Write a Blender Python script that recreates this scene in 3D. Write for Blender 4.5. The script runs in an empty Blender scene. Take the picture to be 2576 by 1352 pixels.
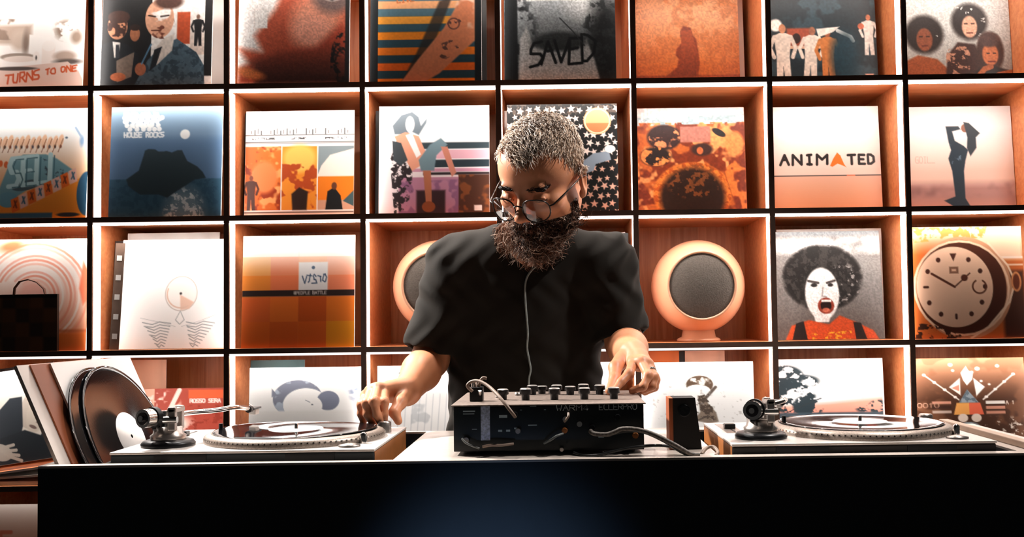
import bpy, bmesh, math, random
import numpy as np
from mathutils import Vector, Matrix, Euler
D = bpy.data
SC = bpy.context.scene
COL = SC.collection
R = math.radians
rnd = random.Random(7)

# ------------------------------------------------------------------ camera
EYE = 1.274
FPX = 2500.0
TH, RO, VPX, VPY = 0.04, 0.0135, 1416.0, 800.0
cr, sr = math.cos(RO), math.sin(RO)
_b0 = FPX * math.tan(TH)
PPX, PPY = VPX - sr * _b0, VPY - cr * _b0
Rv = Vector((1, 0, 0)); Uv = Vector((0, -math.sin(TH), math.cos(TH))); Fv = Vector((0, math.cos(TH), math.sin(TH)))
ex = cr * Rv - sr * Uv
ey = sr * Rv + cr * Uv
cd = D.cameras.new('camera'); cam = D.objects.new('camera', cd); COL.objects.link(cam)
M = Matrix((ex, ey, -Fv)).transposed().to_4x4(); M.translation = Vector((0, 0, EYE))
cam.matrix_world = M
cd.sensor_fit = 'HORIZONTAL'; cd.sensor_width = 36.0; cd.lens = FPX / 2576 * 36
cd.shift_x = (1288 - PPX) / 2576; cd.shift_y = (PPY - 676) / 2576
cd.clip_start = 0.05
SC.camera = cam

def P(u, v, Y):
    """world point at depth Y (metres in front of the camera) seen at photo pixel u, v"""
    a, b = (u - PPX) / FPX, (v - PPY) / FPX
    d = Fv + ex * a - ey * b
    return Vector((0, 0, EYE)) + d * (Y / d.y)

# ------------------------------------------------------------------ world, lights, exposure
vs = SC.view_settings
vs.view_transform = 'Standard'; vs.look = 'None'; vs.gamma = 1.0; vs.use_curve_mapping = False
vs.exposure = 0.0
SC.cycles.max_bounces = 6; SC.cycles.diffuse_bounces = 3; SC.cycles.glossy_bounces = 3
SC.cycles.transparent_max_bounces = 6; SC.cycles.transmission_bounces = 3
SC.cycles.caustics_reflective = False; SC.cycles.caustics_refractive = False
SC.cycles.sample_clamp_indirect = 4.0
w = D.worlds.new('world'); SC.world = w; w.use_nodes = True
w.node_tree.nodes['Background'].inputs[0].default_value = (1.0, .96, .92, 1)
w.node_tree.nodes['Background'].inputs[1].default_value = 0.026

def spot(name, loc, target, energy, col, size=60, blend=.6, radius=.05):
    l = D.lights.new(name, 'SPOT'); l.energy = energy; l.color = col; l.spot_size = R(size); l.spot_blend = blend; l.shadow_soft_size = radius
    o = D.objects.new(name, l); COL.objects.link(o); o.location = loc
    o.rotation_euler = (Vector(target) - Vector(loc)).to_track_quat('-Z', 'Y').to_euler()
    return o
LED_POWER = 40.0
SIDE_POWER = 8.0
spot('ceiling_spot', (-1.25, 2.42, 2.25), (-0.35, 2.0, 1.2), 320, (1, .93, .87), 70)
spot('ceiling_spot', (-0.25, 2.40, 2.9), (-0.1, 2.0, 1.2), 110, (1, .93, .87), 50)
spot('ceiling_spot', (1.05, 1.95, 2.7), (0.45, 1.9, 1.05), 135, (1, .92, .86), 75)
spot('blue_floor_spot', (-0.30, 0.1, 0.30), (-0.12, 1.68, 0.77), 52, (.34, .58, 1.0), 19, 1.0)

# ------------------------------------------------------------------ helpers
def lin(c):
    c = np.asarray(c, float) / 255.0
    return np.where(c <= 0.04045, c / 12.92, ((c + 0.055) / 1.055) ** 2.4)
def hexc(h):
    return np.array([int(h[i:i + 2], 16) for i in (1, 3, 5)], float)
def L4(h):
    return tuple(lin(hexc(h))) + (1.0,)

class NT:
    def __init__(s, m):
        s.t = m.node_tree; s.n = s.t.nodes; s.b = s.n['Principled BSDF']
    def add(s, k, **kw):
        x = s.n.new(k)
        for a, b in kw.items():
            if a in x.bl_rna.properties: setattr(x, a, b)
        return x
    def link(s, a, b): s.t.links.new(a, b)

def mat(name, col, rough=.5, metal=0., var=.0, scale=30., bump=0., stretch=None, emit=0, coat=0, spec=.5, col2=None, emcol=None):
    m = D.materials.new(name); m.use_nodes = True
    t = NT(m); b = t.b
    c = L4(col) if isinstance(col, str) else tuple(col) + (1,)
    b.inputs['Base Color'].default_value = c
    b.inputs['Roughness'].default_value = rough; b.inputs['Metallic'].default_value = metal
    b.inputs['Coat Weight'].default_value = coat; b.inputs['Coat Roughness'].default_value = .15
    b.inputs['Specular IOR Level'].default_value = spec
    if emit:
        b.inputs['Emission Color'].default_value = (L4(emcol) if emcol else c); b.inputs['Emission Strength'].default_value = emit
    if var or bump or col2:
        tc = t.add('ShaderNodeTexCoord'); mp = t.add('ShaderNodeMapping'); nz = t.add('ShaderNodeTexNoise')
        nz.inputs['Scale'].default_value = scale; nz.inputs['Detail'].default_value = 4
        if stretch: mp.inputs['Scale'].default_value = stretch
        t.link(tc.outputs['Object'], mp.inputs[0]); t.link(mp.outputs[0], nz.inputs['Vector'])
        if var or col2:
            rp = t.add('ShaderNodeValToRGB')
            ca = np.array(c[:3]); cb = np.array(L4(col2)[:3]) if col2 else ca * (1 - var)
            cc = ca if col2 else np.minimum(ca * (1 + var * .6), 1)
            rp.color_ramp.elements[0].position = .3; rp.color_ramp.elements[1].position = .7
            rp.color_ramp.elements[0].color = tuple(cb) + (1,); rp.color_ramp.elements[1].color = tuple(cc) + (1,)
            t.link(nz.outputs['Fac'], rp.inputs[0]); t.link(rp.outputs[0], b.inputs['Base Color'])
        if bump:
            bp = t.add('ShaderNodeBump'); bp.inputs['Strength'].default_value = bump; bp.inputs['Distance'].default_value = .002
            t.link(nz.outputs['Fac'], bp.inputs['Height']); t.link(bp.outputs[0], b.inputs['Normal'])
    return m

def attr_mat(name, rough=.45, spec=.5, coat=0., bump=0., bscale=200., sss=0.):
    m = D.materials.new(name); m.use_nodes = True
    t = NT(m); b = t.b
    a = t.add('ShaderNodeAttribute', attribute_name='Col'); t.link(a.outputs['Color'], b.inputs['Base Color'])
    b.inputs['Roughness'].default_value = rough; b.inputs['Specular IOR Level'].default_value = spec
    b.inputs['Coat Weight'].default_value = coat
    if bump:
        nz = t.add('ShaderNodeTexNoise'); nz.inputs['Scale'].default_value = bscale; nz.inputs['Detail'].default_value = 3
        tc = t.add('ShaderNodeTexCoord'); t.link(tc.outputs['Object'], nz.inputs['Vector'])
        bp = t.add('ShaderNodeBump'); bp.inputs['Strength'].default_value = bump; bp.inputs['Distance'].default_value = .001
        t.link(nz.outputs['Fac'], bp.inputs['Height']); t.link(bp.outputs[0], b.inputs['Normal'])
    if sss:
        b.inputs['Subsurface Weight'].default_value = sss; b.inputs['Subsurface Radius'].default_value = (.01, .004, .002); b.inputs['Subsurface Scale'].default_value = .5
    return m

class MB:
    """collects shapes and links them as ONE mesh object"""
    def __init__(s): s.v = []; s.f = []; s.m = []; s.sm = []
    def add(s, v, f, mi=0, smooth=False, T=None):
        o = len(s.v)
        s.v += [tuple(T @ Vector(p)) if T is not None else tuple(p) for p in v]
        s.f += [tuple(i + o for i in q) for q in f]; s.m += [mi] * len(f); s.sm += [smooth] * len(f)
        return s
    def box(s, a, b, mi=0, T=None, bev=0):
        (x0, y0, z0), (x1, y1, z1) = a, b
        if bev:
            bm = bmesh.new(); bmesh.ops.create_cube(bm, size=1)
            for q in bm.verts: q.co = Vector(((x0 + x1) / 2 + q.co.x * (x1 - x0), (y0 + y1) / 2 + q.co.y * (y1 - y0), (z0 + z1) / 2 + q.co.z * (z1 - z0)))
            bmesh.ops.bevel(bm, geom=bm.edges[:], offset=bev, segments=2, affect='EDGES', profile=.6)
            bm.verts.index_update()
            s.add([q.co.copy() for q in bm.verts], [[q.index for q in f.verts] for f in bm.faces], mi, False, T); bm.free(); return s
        v = [(x0, y0, z0), (x1, y0, z0), (x1, y1, z0), (x0, y1, z0), (x0, y0, z1), (x1, y0, z1), (x1, y1, z1), (x0, y1, z1)]
        return s.add(v, [(0, 3, 2, 1), (4, 5, 6, 7), (0, 1, 5, 4), (1, 2, 6, 5), (2, 3, 7, 6), (3, 0, 4, 7)], mi, False, T)
    def lathe(s, prof, n=32, mi=0, T=None, smooth=True, mis=None):
        """prof: list of (r, z)"""
        v = []; f = []
        for r, z in prof:
            for k in range(n):
                a = 2 * math.pi * k / n; v.append((r * math.cos(a), r * math.sin(a), z))
        o = len(s.v)
        for i in range(len(prof) - 1):
            ff = [(i * n + k, i * n + (k + 1) % n, (i + 1) * n + (k + 1) % n, (i + 1) * n + k) for k in range(n)]
            f.append(ff)
        s.v += [tuple(T @ Vector(p)) if T is not None else p for p in v]
        for i, ff in enumerate(f):
            s.f += [tuple(q + o for q in x) for x in ff]; s.m += [(mis[i] if mis else mi)] * n; s.sm += [smooth] * n
        return s
    def cyl(s, p0, p1, r0, r1=None, n=16, mi=0, T=None, cap=True):
        return s.tube([p0, p1], [r0, r0 if r1 is None else r1], n, mi, T, cap)
    def tube(s, pts, rad, n=10, mi=0, T=None, cap=True, flat=1.0):
        pts = [Vector(p) for p in pts]; k = len(pts)
        if not hasattr(rad, '__len__'): rad = [rad] * k
        v = []; f = []; up = None
        for i, p in enumerate(pts):
            t = (pts[min(i + 1, k - 1)] - pts[max(i - 1, 0)]).normalized()
            if up is None:
                up = Vector((0, 0, 1)) if abs(t.z) < .9 else Vector((1, 0, 0))
            sd = t.cross(up).normalized(); up = sd.cross(t).normalized()
            for j in range(n):
                a = 2 * math.pi * j / n
                v.append(p + (sd * math.cos(a) + up * math.sin(a) * flat) * rad[i])
        for i in range(k - 1):
            for j in range(n):
                f.append((i * n + j, i * n + (j + 1) % n, (i + 1) * n + (j + 1) % n, (i + 1) * n + j))
        s.add(v, f, mi, True, T)
        if cap:
            s.add(v[:n], [tuple(reversed(range(n)))], mi, False, T); s.add(v[-n:], [tuple(range(n))], mi, False, T)
        return s
    def prism(s, poly, y0, y1, mi=0, T=None):
        """polygon in xz extruded along y"""
        n = len(poly); v = [(x, y0, z) for x, z in poly] + [(x, y1, z) for x, z in poly]
        f = [tuple(range(n)), tuple(reversed(range(n, 2 * n)))] + [(i, i + n, (i + 1) % n + n, (i + 1) % n) for i in range(n)]
        return s.add(v, f, mi, False, T)
    def build(s, name, mats, parent=None, loc=None, rot=None, cols=None):
        me = D.meshes.new(name); me.from_pydata(s.v, [], s.f)
        if not isinstance(mats, (list, tuple)): mats = [mats]
        for m in mats: me.materials.append(m)
        me.polygons.foreach_set('material_index', s.m); me.polygons.foreach_set('use_smooth', s.sm)
        me.update()
        o = D.objects.new(name, me); COL.objects.link(o)
        if parent: o.parent = parent
        if loc is not None: o.location = loc
        if rot is not None: o.rotation_euler = rot
        return o

def np_mesh(name, V, F, m, parent=None, cols=None, smooth=True):
    me = D.meshes.new(name); nv, nf = len(V), len(F); k = F.shape[1]
    me.vertices.add(nv); me.vertices.foreach_set('co', np.asarray(V, np.float32).ravel())
    me.loops.add(nf * k); me.loops.foreach_set('vertex_index', np.asarray(F, np.int32).ravel())
    me.polygons.add(nf); me.polygons.foreach_set('loop_start', np.arange(nf, dtype=np.int32) * k)
    me.polygons.foreach_set('use_smooth', np.full(nf, smooth))
    me.materials.append(m)
    if cols is not None:
        a = me.color_attributes.new('Col', 'FLOAT_COLOR', 'POINT')
        a.data.foreach_set('color', np.concatenate([cols, np.ones((nv, 1))], 1).astype(np.float32).ravel())
    me.update(calc_edges=True); me.validate()
    o = D.objects.new(name, me); COL.objects.link(o)
    if parent: o.parent = parent
    return o

def empty(name, loc=(0, 0, 0), rot=None):
    o = D.objects.new(name, None); COL.objects.link(o); o.location = loc
    if rot is not None: o.rotation_euler = rot
    o.empty_display_size = .05
    return o
def tag(o, label=None, cat=None, group=None, kind=None):
    if label: o['label'] = label
    if cat: o['category'] = cat
    if group: o['group'] = group
    if kind: o['kind'] = kind
    return o
def copy_tree(o, parent=None):
    c = o.copy(); COL.objects.link(c); c.parent = parent
    for ch in o.children: copy_tree(ch, c)
    return c
def TR(loc, rot=(0, 0, 0)):
    return Matrix.Translation(Vector(loc)) @ Euler(rot).to_matrix().to_4x4()
# ------------------------------------------------------------------ room and shelving
ZF, SX0, SZ0, CP, RP, DEP = 2.756, -1.3128, 1.9343, 0.38, 0.3706, 0.40
BT = 0.0145                       # board thickness
def floor_z(r): return SZ0 - r * RP + BT / 2      # top of the board a cover in row r stands on
def cell_x(c): return SX0 + (c - 0.5) * CP        # centre of column c

def wood_mat(name, ca, cb, vertical):
    m = D.materials.new(name); m.use_nodes = True; t = NT(m); b = t.b
    tc = t.add('ShaderNodeTexCoord'); mp = t.add('ShaderNodeMapping'); t.link(tc.outputs['Object'], mp.inputs[0])
    mp.inputs['Scale'].default_value = (16, 16, .9) if vertical else (1.1, 14, 14)
    n1 = t.add('ShaderNodeTexNoise'); n1.inputs['Scale'].default_value = 5; n1.inputs['Detail'].default_value = 6; n1.inputs['Distortion'].default_value = .5
    t.link(mp.outputs[0], n1.inputs['Vector'])
    rp = t.add('ShaderNodeValToRGB'); rp.color_ramp.elements[0].position = .3; rp.color_ramp.elements[1].position = .7
    rp.color_ramp.elements[0].color = L4(cb); rp.color_ramp.elements[1].color = L4(ca)
    t.link(n1.outputs['Fac'], rp.inputs[0])
    out = rp.outputs[0]
    if vertical:   # tongue-and-groove strips of slightly different tone
        sx = t.add('ShaderNodeSeparateXYZ'); t.link(tc.outputs['Object'], sx.inputs[0])
        mu = t.add('ShaderNodeMath', operation='MULTIPLY'); mu.inputs[1].default_value = 11.5; t.link(sx.outputs[0], mu.inputs[0])
        fl = t.add('ShaderNodeMath', operation='FLOOR'); t.link(mu.outputs[0], fl.inputs[0])
        wn = t.add('ShaderNodeTexWhiteNoise', noise_dimensions='1D'); t.link(fl.outputs[0], wn.inputs['W'])
        mr = t.add('ShaderNodeMapRange'); mr.inputs['To Min'].default_value = .72; mr.inputs['To Max'].default_value = 1.05
        t.link(wn.outputs['Value'], mr.inputs['Value'])
        mx = t.add('ShaderNodeVectorMath', operation='SCALE'); t.link(out, mx.inputs[0]); t.link(mr.outputs[0], mx.inputs['Scale']); out = mx.outputs[0]
    t.link(out, b.inputs['Base Color'])
    b.inputs['Roughness'].default_value = .42; b.inputs['Coat Weight'].default_value = .15; b.inputs['Coat Roughness'].default_value = .3
    return m
WOOD = wood_mat('orange_veneer', '#e29663', '#cb7745', False)
WOODB = wood_mat('orange_veneer_back', '#d88f5c', '#b66736', True)
EDGE = mat('dark_edge_band', '#5a4034', .55, var=.2, scale=40)
LEDM = mat('opal_led_strip', '#f2f4f8', .5, emit=LED_POWER, emcol='#fff6ee')
LEDF = mat('opal_led_fascia', '#f2f4f8', .5, emit=1.3, emcol='#fff6ee')
OPAL = mat('opal_tape_edge', '#b9a79b', .6)
LEDS = mat('opal_led_side_strip', '#f2f4f8', .5, emit=SIDE_POWER, emcol='#fff6ee')
PLASTER = mat('dark_plaster', '#1c1b1c', .9, var=.15, scale=8, bump=.2)
FLOORM = mat('dark_concrete_floor', '#2a2725', .6, var=.25, scale=5, bump=.1)

tag(MB().box((-3, -0.6, -.05), (3, 3.3, 0)).build('floor', FLOORM), kind='structure')
tag(MB().box((-3, 3.18, 0), (3, 3.28, 3.1)).build('wall_back', PLASTER), kind='structure')
tag(MB().box((-3, -0.6, 3.0), (3, 3.18, 3.1)).build('ceiling', PLASTER), kind='structure')

shelf = tag(empty('shelving_unit', (0, ZF, 0)), 'wall of square orange wooden cubbies with dark edges and lit rims holding records', 'shelving')
NC, ROWS = 8, 6                   # columns 0..7, rows 0..5 (row 0 is cut by the top of the frame)
ZTOP = SZ0 + RP
for i in range(-1, NC):           # uprights at the left of column i+1
    x = SX0 + i * CP
    b = MB(); zb = .06
    b.box((x - BT / 2, .004, zb), (x + BT / 2, DEP, ZTOP), 0)
    b.box((x - BT / 2, 0, zb), (x + BT / 2, .004, ZTOP), 1)
    b.build('upright', [WOOD, EDGE], shelf)
for j in range(-1, ROWS):
    z = SZ0 - j * RP
    for c in range(0, NC):
        x0, x1 = SX0 + (c - 1) * CP + BT / 2, SX0 + c * CP - BT / 2
        b = MB(); b.box((x0, .004, z - BT / 2), (x1, DEP, z + BT / 2), 0); b.box((x0, 0, z - BT / 2), (x1, .004, z + BT / 2), 1)
        b.build('shelf_board', [WOOD, EDGE], shelf)
MB().box((SX0 - CP - BT / 2, DEP, .06), (SX0 + (NC - 1) * CP + BT / 2, DEP + .012, ZTOP + BT / 2)).build('back_panel', WOODB, shelf)
MB().box((SX0 - CP, .02, 0), (SX0 + (NC - 1) * CP, DEP, .06)).build('plinth', EDGE, shelf)
for r in range(0, 4):             # opal light strips under the boards and down both sides of every cubby
    zt = SZ0 - (r - 1) * RP - BT / 2 - .0002
    for c in range(0, NC):
        x0, x1 = SX0 + (c - 1) * CP + BT / 2 + .0003, SX0 + c * CP - BT / 2 - .0003
        zb = SZ0 - r * RP + BT / 2 + .0005
        b = MB(); b.box((x0, .003, zt - .0062), (x1, .026, zt), 2); b.m[-6] = 0      # the underside is the bright one
        b.box((x0, .006, zb), (x0 + .0005, .05, zt - .0065), 3); b.m[-3] = 1; b.box((x1 - .0005, .006, zb), (x1, .05, zt - .0065), 3); b.m[-1] = 1
        b.build('led_strip', [LEDM, LEDS, LEDF, OPAL], shelf)
zt = SZ0 - 3 * RP - BT / 2 - .0002      # flush, recessed strips in the row below
for c in range(0, NC):
    x0, x1 = SX0 + (c - 1) * CP + BT / 2 + .0003, SX0 + c * CP - BT / 2 - .0003
    MB().box((x0, .008, zt - .0008), (x1, .02, zt)).build('led_strip', LEDS, shelf)
# ------------------------------------------------------------------ printed sleeves: a small numpy painter, colours go to a vertex colour layer
GL = {'A': '04 20 44|12 32', 'B': '00 04 34 43 32 02|32 41 30 00', 'C': '40 10 01 03 14 44', 'D': '00 04 24 43 41 20 00', 'E': '40 00 04 44|02 32', 'F': '40 00 04|02 32',
      'G': '40 10 01 03 14 44 42 22', 'H': '00 04|40 44|02 42', 'I': '10 30|20 24|14 34', 'J': '30 33 24 04', 'K': '00 04|40 02 44', 'L': '00 04 44', 'M': '04 00 22 40 44',
      'N': '04 00 44 40', 'O': '10 30 41 43 34 14 03 01 10', 'P': '04 00 30 41 32 02', 'Q': '10 30 41 43 34 14 03 01 10|23 44', 'R': '04 00 30 41 32 02|22 44',
      'S': '40 10 01 12 32 43 34 04', 'T': '00 40|20 24', 'U': '00 03 14 34 43 40', 'V': '00 24 40', 'W': '00 14 22 34 40', 'X': '00 44|40 04', 'Y': '00 22 40|22 24',
      'Z': '00 40 04 44', '0': '10 30 41 43 34 14 03 01 10', '1': '11 20 24', '3': '00 40 22 43 34 04', '4': '34 30 03 43', '5': '40 00 02 32 43 34 04', '.': '24 24', '_': '04 44',
      '8': '10 30 41 32 12 01 10|12 03 14 34 43 32', '#': '10 14|30 34|01 41|03 43', ' ': ''}
def glyphs(s, x, y, h, wr=.75, gap=.35):
    out = []; cw = h * wr
    for ch in s:
        for st in GL.get(ch, '').split('|'):
            pts = [(x + int(q[0]) / 4 * cw, y + int(q[1]) / 4 * h) for q in st.split()]
            if pts: out.append(pts if len(pts) > 1 else pts * 2)
        x += cw * (1 + gap)
    return out, x
class Art:
    def __init__(s, n, bg='#f2eeea', w=1., h=1.):
        s.nx = n; s.ny = max(2, int(round(n * h / w))); s.W = w; s.H = h
        s.u, s.v = np.meshgrid(np.linspace(0, w, s.nx + 1), np.linspace(0, h, s.ny + 1)); s.px = w / n
        s.a = np.ones(s.u.shape + (3,)) * hexc(bg); s.rs = np.random.RandomState(abs(hash(bg)) % 1000 if False else 5)
    def _c(s, c): return hexc(c) if isinstance(c, str) else np.asarray(c, float)
    def blend(s, m, c, al=1.):
        m = np.clip(m, 0, 1)[..., None] * al; s.a = s.a * (1 - m) + s._c(c) * m; return s
    def m_ell(s, cx, cy, rx, ry, rot=0, soft=1.):
        c, q = math.cos(R(rot)), math.sin(R(rot)); x = (s.u - cx) * c + (s.v - cy) * q; y = -(s.u - cx) * q + (s.v - cy) * c
        d = (np.sqrt((x / rx) ** 2 + (y / ry) ** 2) - 1) * min(rx, ry); return .5 - d / (s.px * soft)
    def ell(s, cx, cy, rx, ry=None, c='#000000', rot=0, soft=1., al=1.): return s.blend(s.m_ell(cx, cy, rx, ry or rx, rot, soft), c, al)
    def rect(s, x0, y0, x1, y1, c, soft=1., al=1.):
        d = np.maximum(np.abs(s.u - (x0 + x1) / 2) - (x1 - x0) / 2, np.abs(s.v - (y0 + y1) / 2) - (y1 - y0) / 2); return s.blend(.5 - d / (s.px * soft), c, al)
    def m_poly(s, pts, soft=1.):
        ins = np.zeros(s.u.shape, bool); dd = np.full(s.u.shape, 9.)
        for (x0, y0), (x1, y1) in zip(pts, pts[1:] + pts[:1]):
            if y0 != y1:
                t = (s.v - y0) / (y1 - y0); ins ^= ((y0 <= s.v) != (y1 <= s.v)) & (s.u < x0 + t * (x1 - x0))
            ex_, ey_ = x1 - x0, y1 - y0; L = ex_ * ex_ + ey_ * ey_ + 1e-12
            t = np.clip(((s.u - x0) * ex_ + (s.v - y0) * ey_) / L, 0, 1); dd = np.minimum(dd, np.hypot(s.u - x0 - t * ex_, s.v - y0 - t * ey_))
        return .5 - np.where(ins, -dd, dd) / (s.px * soft)
    def poly(s, pts, c, soft=1., al=1.): return s.blend(s.m_poly(list(pts), soft), c, al)
    def line(s, pts, w, c, soft=1., al=1.):
        dd = np.full(s.u.shape, 9.)
        for (x0, y0), (x1, y1) in zip(pts[:-1], pts[1:]):
            a, b = x1 - x0, y1 - y0; t = np.clip(((s.u - x0) * a + (s.v - y0) * b) / (a * a + b * b + 1e-12), 0, 1)
            dd = np.minimum(dd, np.hypot(s.u - x0 - t * a, s.v - y0 - t * b))
        return s.blend(.5 - (dd - w / 2) / (s.px * soft), c, al)
    def ring(s, cx, cy, r, w, c, a0=0, a1=360, ry=None, al=1.):
        ry = ry or r; n = 28
        return s.line([(cx + r * math.cos(R(a0 + (a1 - a0) * k / n)), cy + ry * math.sin(R(a0 + (a1 - a0) * k / n))) for k in range(n + 1)], w, c, al=al)
    def grad(s, c0, c1, y0=0, y1=1, m=None, horiz=False):
        q = s.u if horiz else s.v; t = np.clip((q - y0) / (y1 - y0), 0, 1)[..., None]; col = s._c(c0) * (1 - t) + s._c(c1) * t
        mm = np.ones(s.u.shape) if m is None else np.clip(m, 0, 1); s.a = s.a * (1 - mm[..., None]) + col * mm[..., None]; return s
    def nz(s, sc, seed=0):
        r = np.random.RandomState(seed); k = int(sc) + 3; g = r.rand(k, k); x = s.u * sc; y = s.v * sc
        i = np.minimum(x.astype(int), k - 2); j = np.minimum(y.astype(int), k - 2); fx, fy = x - i, y - j; fx = fx * fx * (3 - 2 * fx); fy = fy * fy * (3 - 2 * fy)
        return (g[j, i] * (1 - fx) + g[j, i + 1] * fx) * (1 - fy) + (g[j + 1, i] * (1 - fx) + g[j + 1, i + 1] * fx) * fy
    def fbm(s, sc, seed=0): return (s.nz(sc, seed) * .5 + s.nz(sc * 2.1, seed + 1) * .3 + s.nz(sc * 4.3, seed + 2) * .2)
    def mottle(s, c, sc, th, seed=0, m=None, sharp=12, al=1.):
        q = np.clip((s.fbm(sc, seed) - th) * sharp, 0, 1)
        if m is not None: q = q * np.clip(m, 0, 1)
        return s.blend(q, c, al)
    def grain(s, amt, seed=3, sc=60):
        s.a = np.clip(s.a * (1 + (s.nz(sc, seed)[..., None] - .5) * amt), 0, 255); return s
    def text(s, t, x, y, h, w, c, wr=.75, gap=.35, slope=0., jit=0., al=1.):
        g, xe = glyphs(t, x, y, h, wr, gap); r = random.Random(len(t))
        for st in g: s.line([(a + r.uniform(-jit, jit), b + slope * (a - x) + r.uniform(-jit, jit)) for a, b in st], w, c, al=al)
        return s
    def star(s, cx, cy, r, c, rot=0):
        return s.poly([(cx + (r if k % 2 == 0 else r * .42) * math.sin(R(rot + 36 * k)), cy - (r if k % 2 == 0 else r * .42) * math.cos(R(rot + 36 * k))) for k in range(10)], c)
    def person(s, x, y, h, body, head, legs=None, lean=0., seed=0):
        """a small standing figure: feet at (x, y), height h"""
        legs = legs or body; k = lambda q, z: (x + q * h + lean * h * (z), y - z * h)
        s.poly([k(-.11, 0), k(-.02, 0), k(0, .3), k(.03, 0), k(.12, 0), k(.1, .5), k(-.1, .5)], legs)
        s.poly([k(-.1, .47), k(.1, .47), k(.14, .8), k(.05, .84), k(-.05, .84), k(-.14, .8)], body)
        s.line([k(.13, .78), k(.2, .6), k(.15, .45)], .06 * h, body); s.line([k(-.13, .78), k(-.2, .6), k(-.14, .45)], .06 * h, body)
        cx, cy = k(0, .91); s.ell(cx, cy, .055 * h, .075 * h, head); return s

def art_still_life(n):
    a = Art(n, '#f4f1ee'); a.rect(-.1, .38, .52, .56, '#b9a496', soft=6); a.mottle('#8f7a6c', 7, .55, 4, a.m_ell(.3, .42, .25, .1))
    a.ell(.42, .52, .09, .1, '#cbb9ab', soft=8); a.ell(.47, .55, .03, .11, '#857368', soft=5); a.poly([(.5, .47), (.7, .5), (.66, .68), (.5, .64)], '#f6f3f0')
    a.mottle('#8d7869', 12, .5, 7, a.m_ell(.83, .43, .1, .09, soft=9)); a.ell(.93, .5, .05, .06, '#a08b7c', soft=6)
    a.ell(.4, .68, .16, .035, '#9a8b80'); a.ell(.42, .7, .15, .03, '#e9ddd5'); a.rect(.62, .58, .74, .82, '#f1e7e1', soft=2); a.ell(.68, .58, .06, .05, '#f4efeb')
    a.ell(.83, .68, .1, .05, '#b6a295', soft=4); a.ell(.86, .73, .12, .025, '#5d5450', soft=3); a.ell(.57, .68, .03, .05, '#f2ebe6'); a.ell(.57, .69, .008, .02, '#4b4440')
    a.poly([(-.1, .84), (.3, .78), (.86, .73), (.96, .82), (1.1, 1.1), (-.1, 1.1)], '#dcc5bb'); a.ell(.38, .79, .2, .018, '#4e4643')
    a.text('TURNS', .3, .85, .085, .016, '#c1522a', wr=.6, gap=.25, jit=.006, slope=-.14); a.text('TO', .66, .8, .05, .014, '#c1522a', jit=.004, slope=-.1); a.text('ONE', .8, .78, .05, .014, '#c1522a', jit=.004, slope=-.1)
    a.text('L', .2, .9, .1, .02, '#c1522a'); return a
def art_suits(n):
    a = Art(n, '#efeae6'); a.rect(0, 0, .45, 1, '#151416'); a.rect(.68, .3, .8, .6, '#c0502c'); a.rect(.93, 0, 1, .9, '#1d1a1b'); a.grad('#efeae6', '#d8b8a6', .3, .9, a.m_poly([(.8, 0), (.93, 0), (.93, .7), (.8, .7)]))
    a.ell(.14, .43, .09, .12, '#c98968'); a.mottle('#3a211a', 14, .55, 3, a.m_ell(.14, .43, .09, .12)); a.ell(.15, .34, .1, .06, '#3a231c'); a.poly([(0, .6), (.1, .56), (.24, .6), (.34, .7), (.36, 1), (0, 1)], '#171a1f')
    a.poly([(.1, .57), (.17, .58), (.16, .72), (.12, .72)], '#d9d2cc'); a.poly([(.13, .6), (.16, .6), (.17, .72), (.13, .73)], '#2b2f36'); a.ell(.3, .5, .045, .07, '#a8694a'); a.ell(.3, .44, .05, .03, '#2b1a15'); a.poly([(.14, .75), (.3, .67), (.28, .9), (.15, .95)], '#7a6a5f')
    a.poly([(.3, 1), (.42, .75), (.55, .6), (.68, .55), (.86, .68), (.93, .8), (.94, 1)], '#4b606e'); a.mottle('#2c3c48', 18, .5, 9, a.m_poly([(.3, 1), (.42, .75), (.55, .6), (.68, .55), (.86, .68), (.93, .8), (.94, 1)]), al=.8)
    a.poly([(.5, .62), (.56, .55), (.66, .5), (.64, .66), (.5, .8)], '#ddd2c9'); a.poly([(.48, .65), (.55, .62), (.5, .8), (.44, .85)], '#1a1d23')
    a.ell(.52, .36, .13, .18, '#d9a184'); a.mottle('#f4ece6', 9, .5, 12, a.m_ell(.5, .3, .12, .1)); a.mottle('#6a3526', 13, .56, 14, a.m_ell(.54, .42, .12, .13)); a.ell(.6, .2, .13, .07, '#4a2f26', soft=4); a.line([(.42, .33), (.48, .34)], .014, '#2a1712'); a.line([(.53, .34), (.6, .33)], .014, '#2a1712'); a.line([(.45, .47), (.53, .47)], .012, '#5a2a1c')
    a.ell(.36, .83, .05, .06, '#b06a4c'); a.line([(.37, .78), (.45, .6)], .014, '#5b87a8'); a.ell(.16, .9, .07, .04, '#b2643f'); a.person(.87, .62, .3, '#1b1a1d', '#7d5d4e'); return a.grain(.15)
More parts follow.
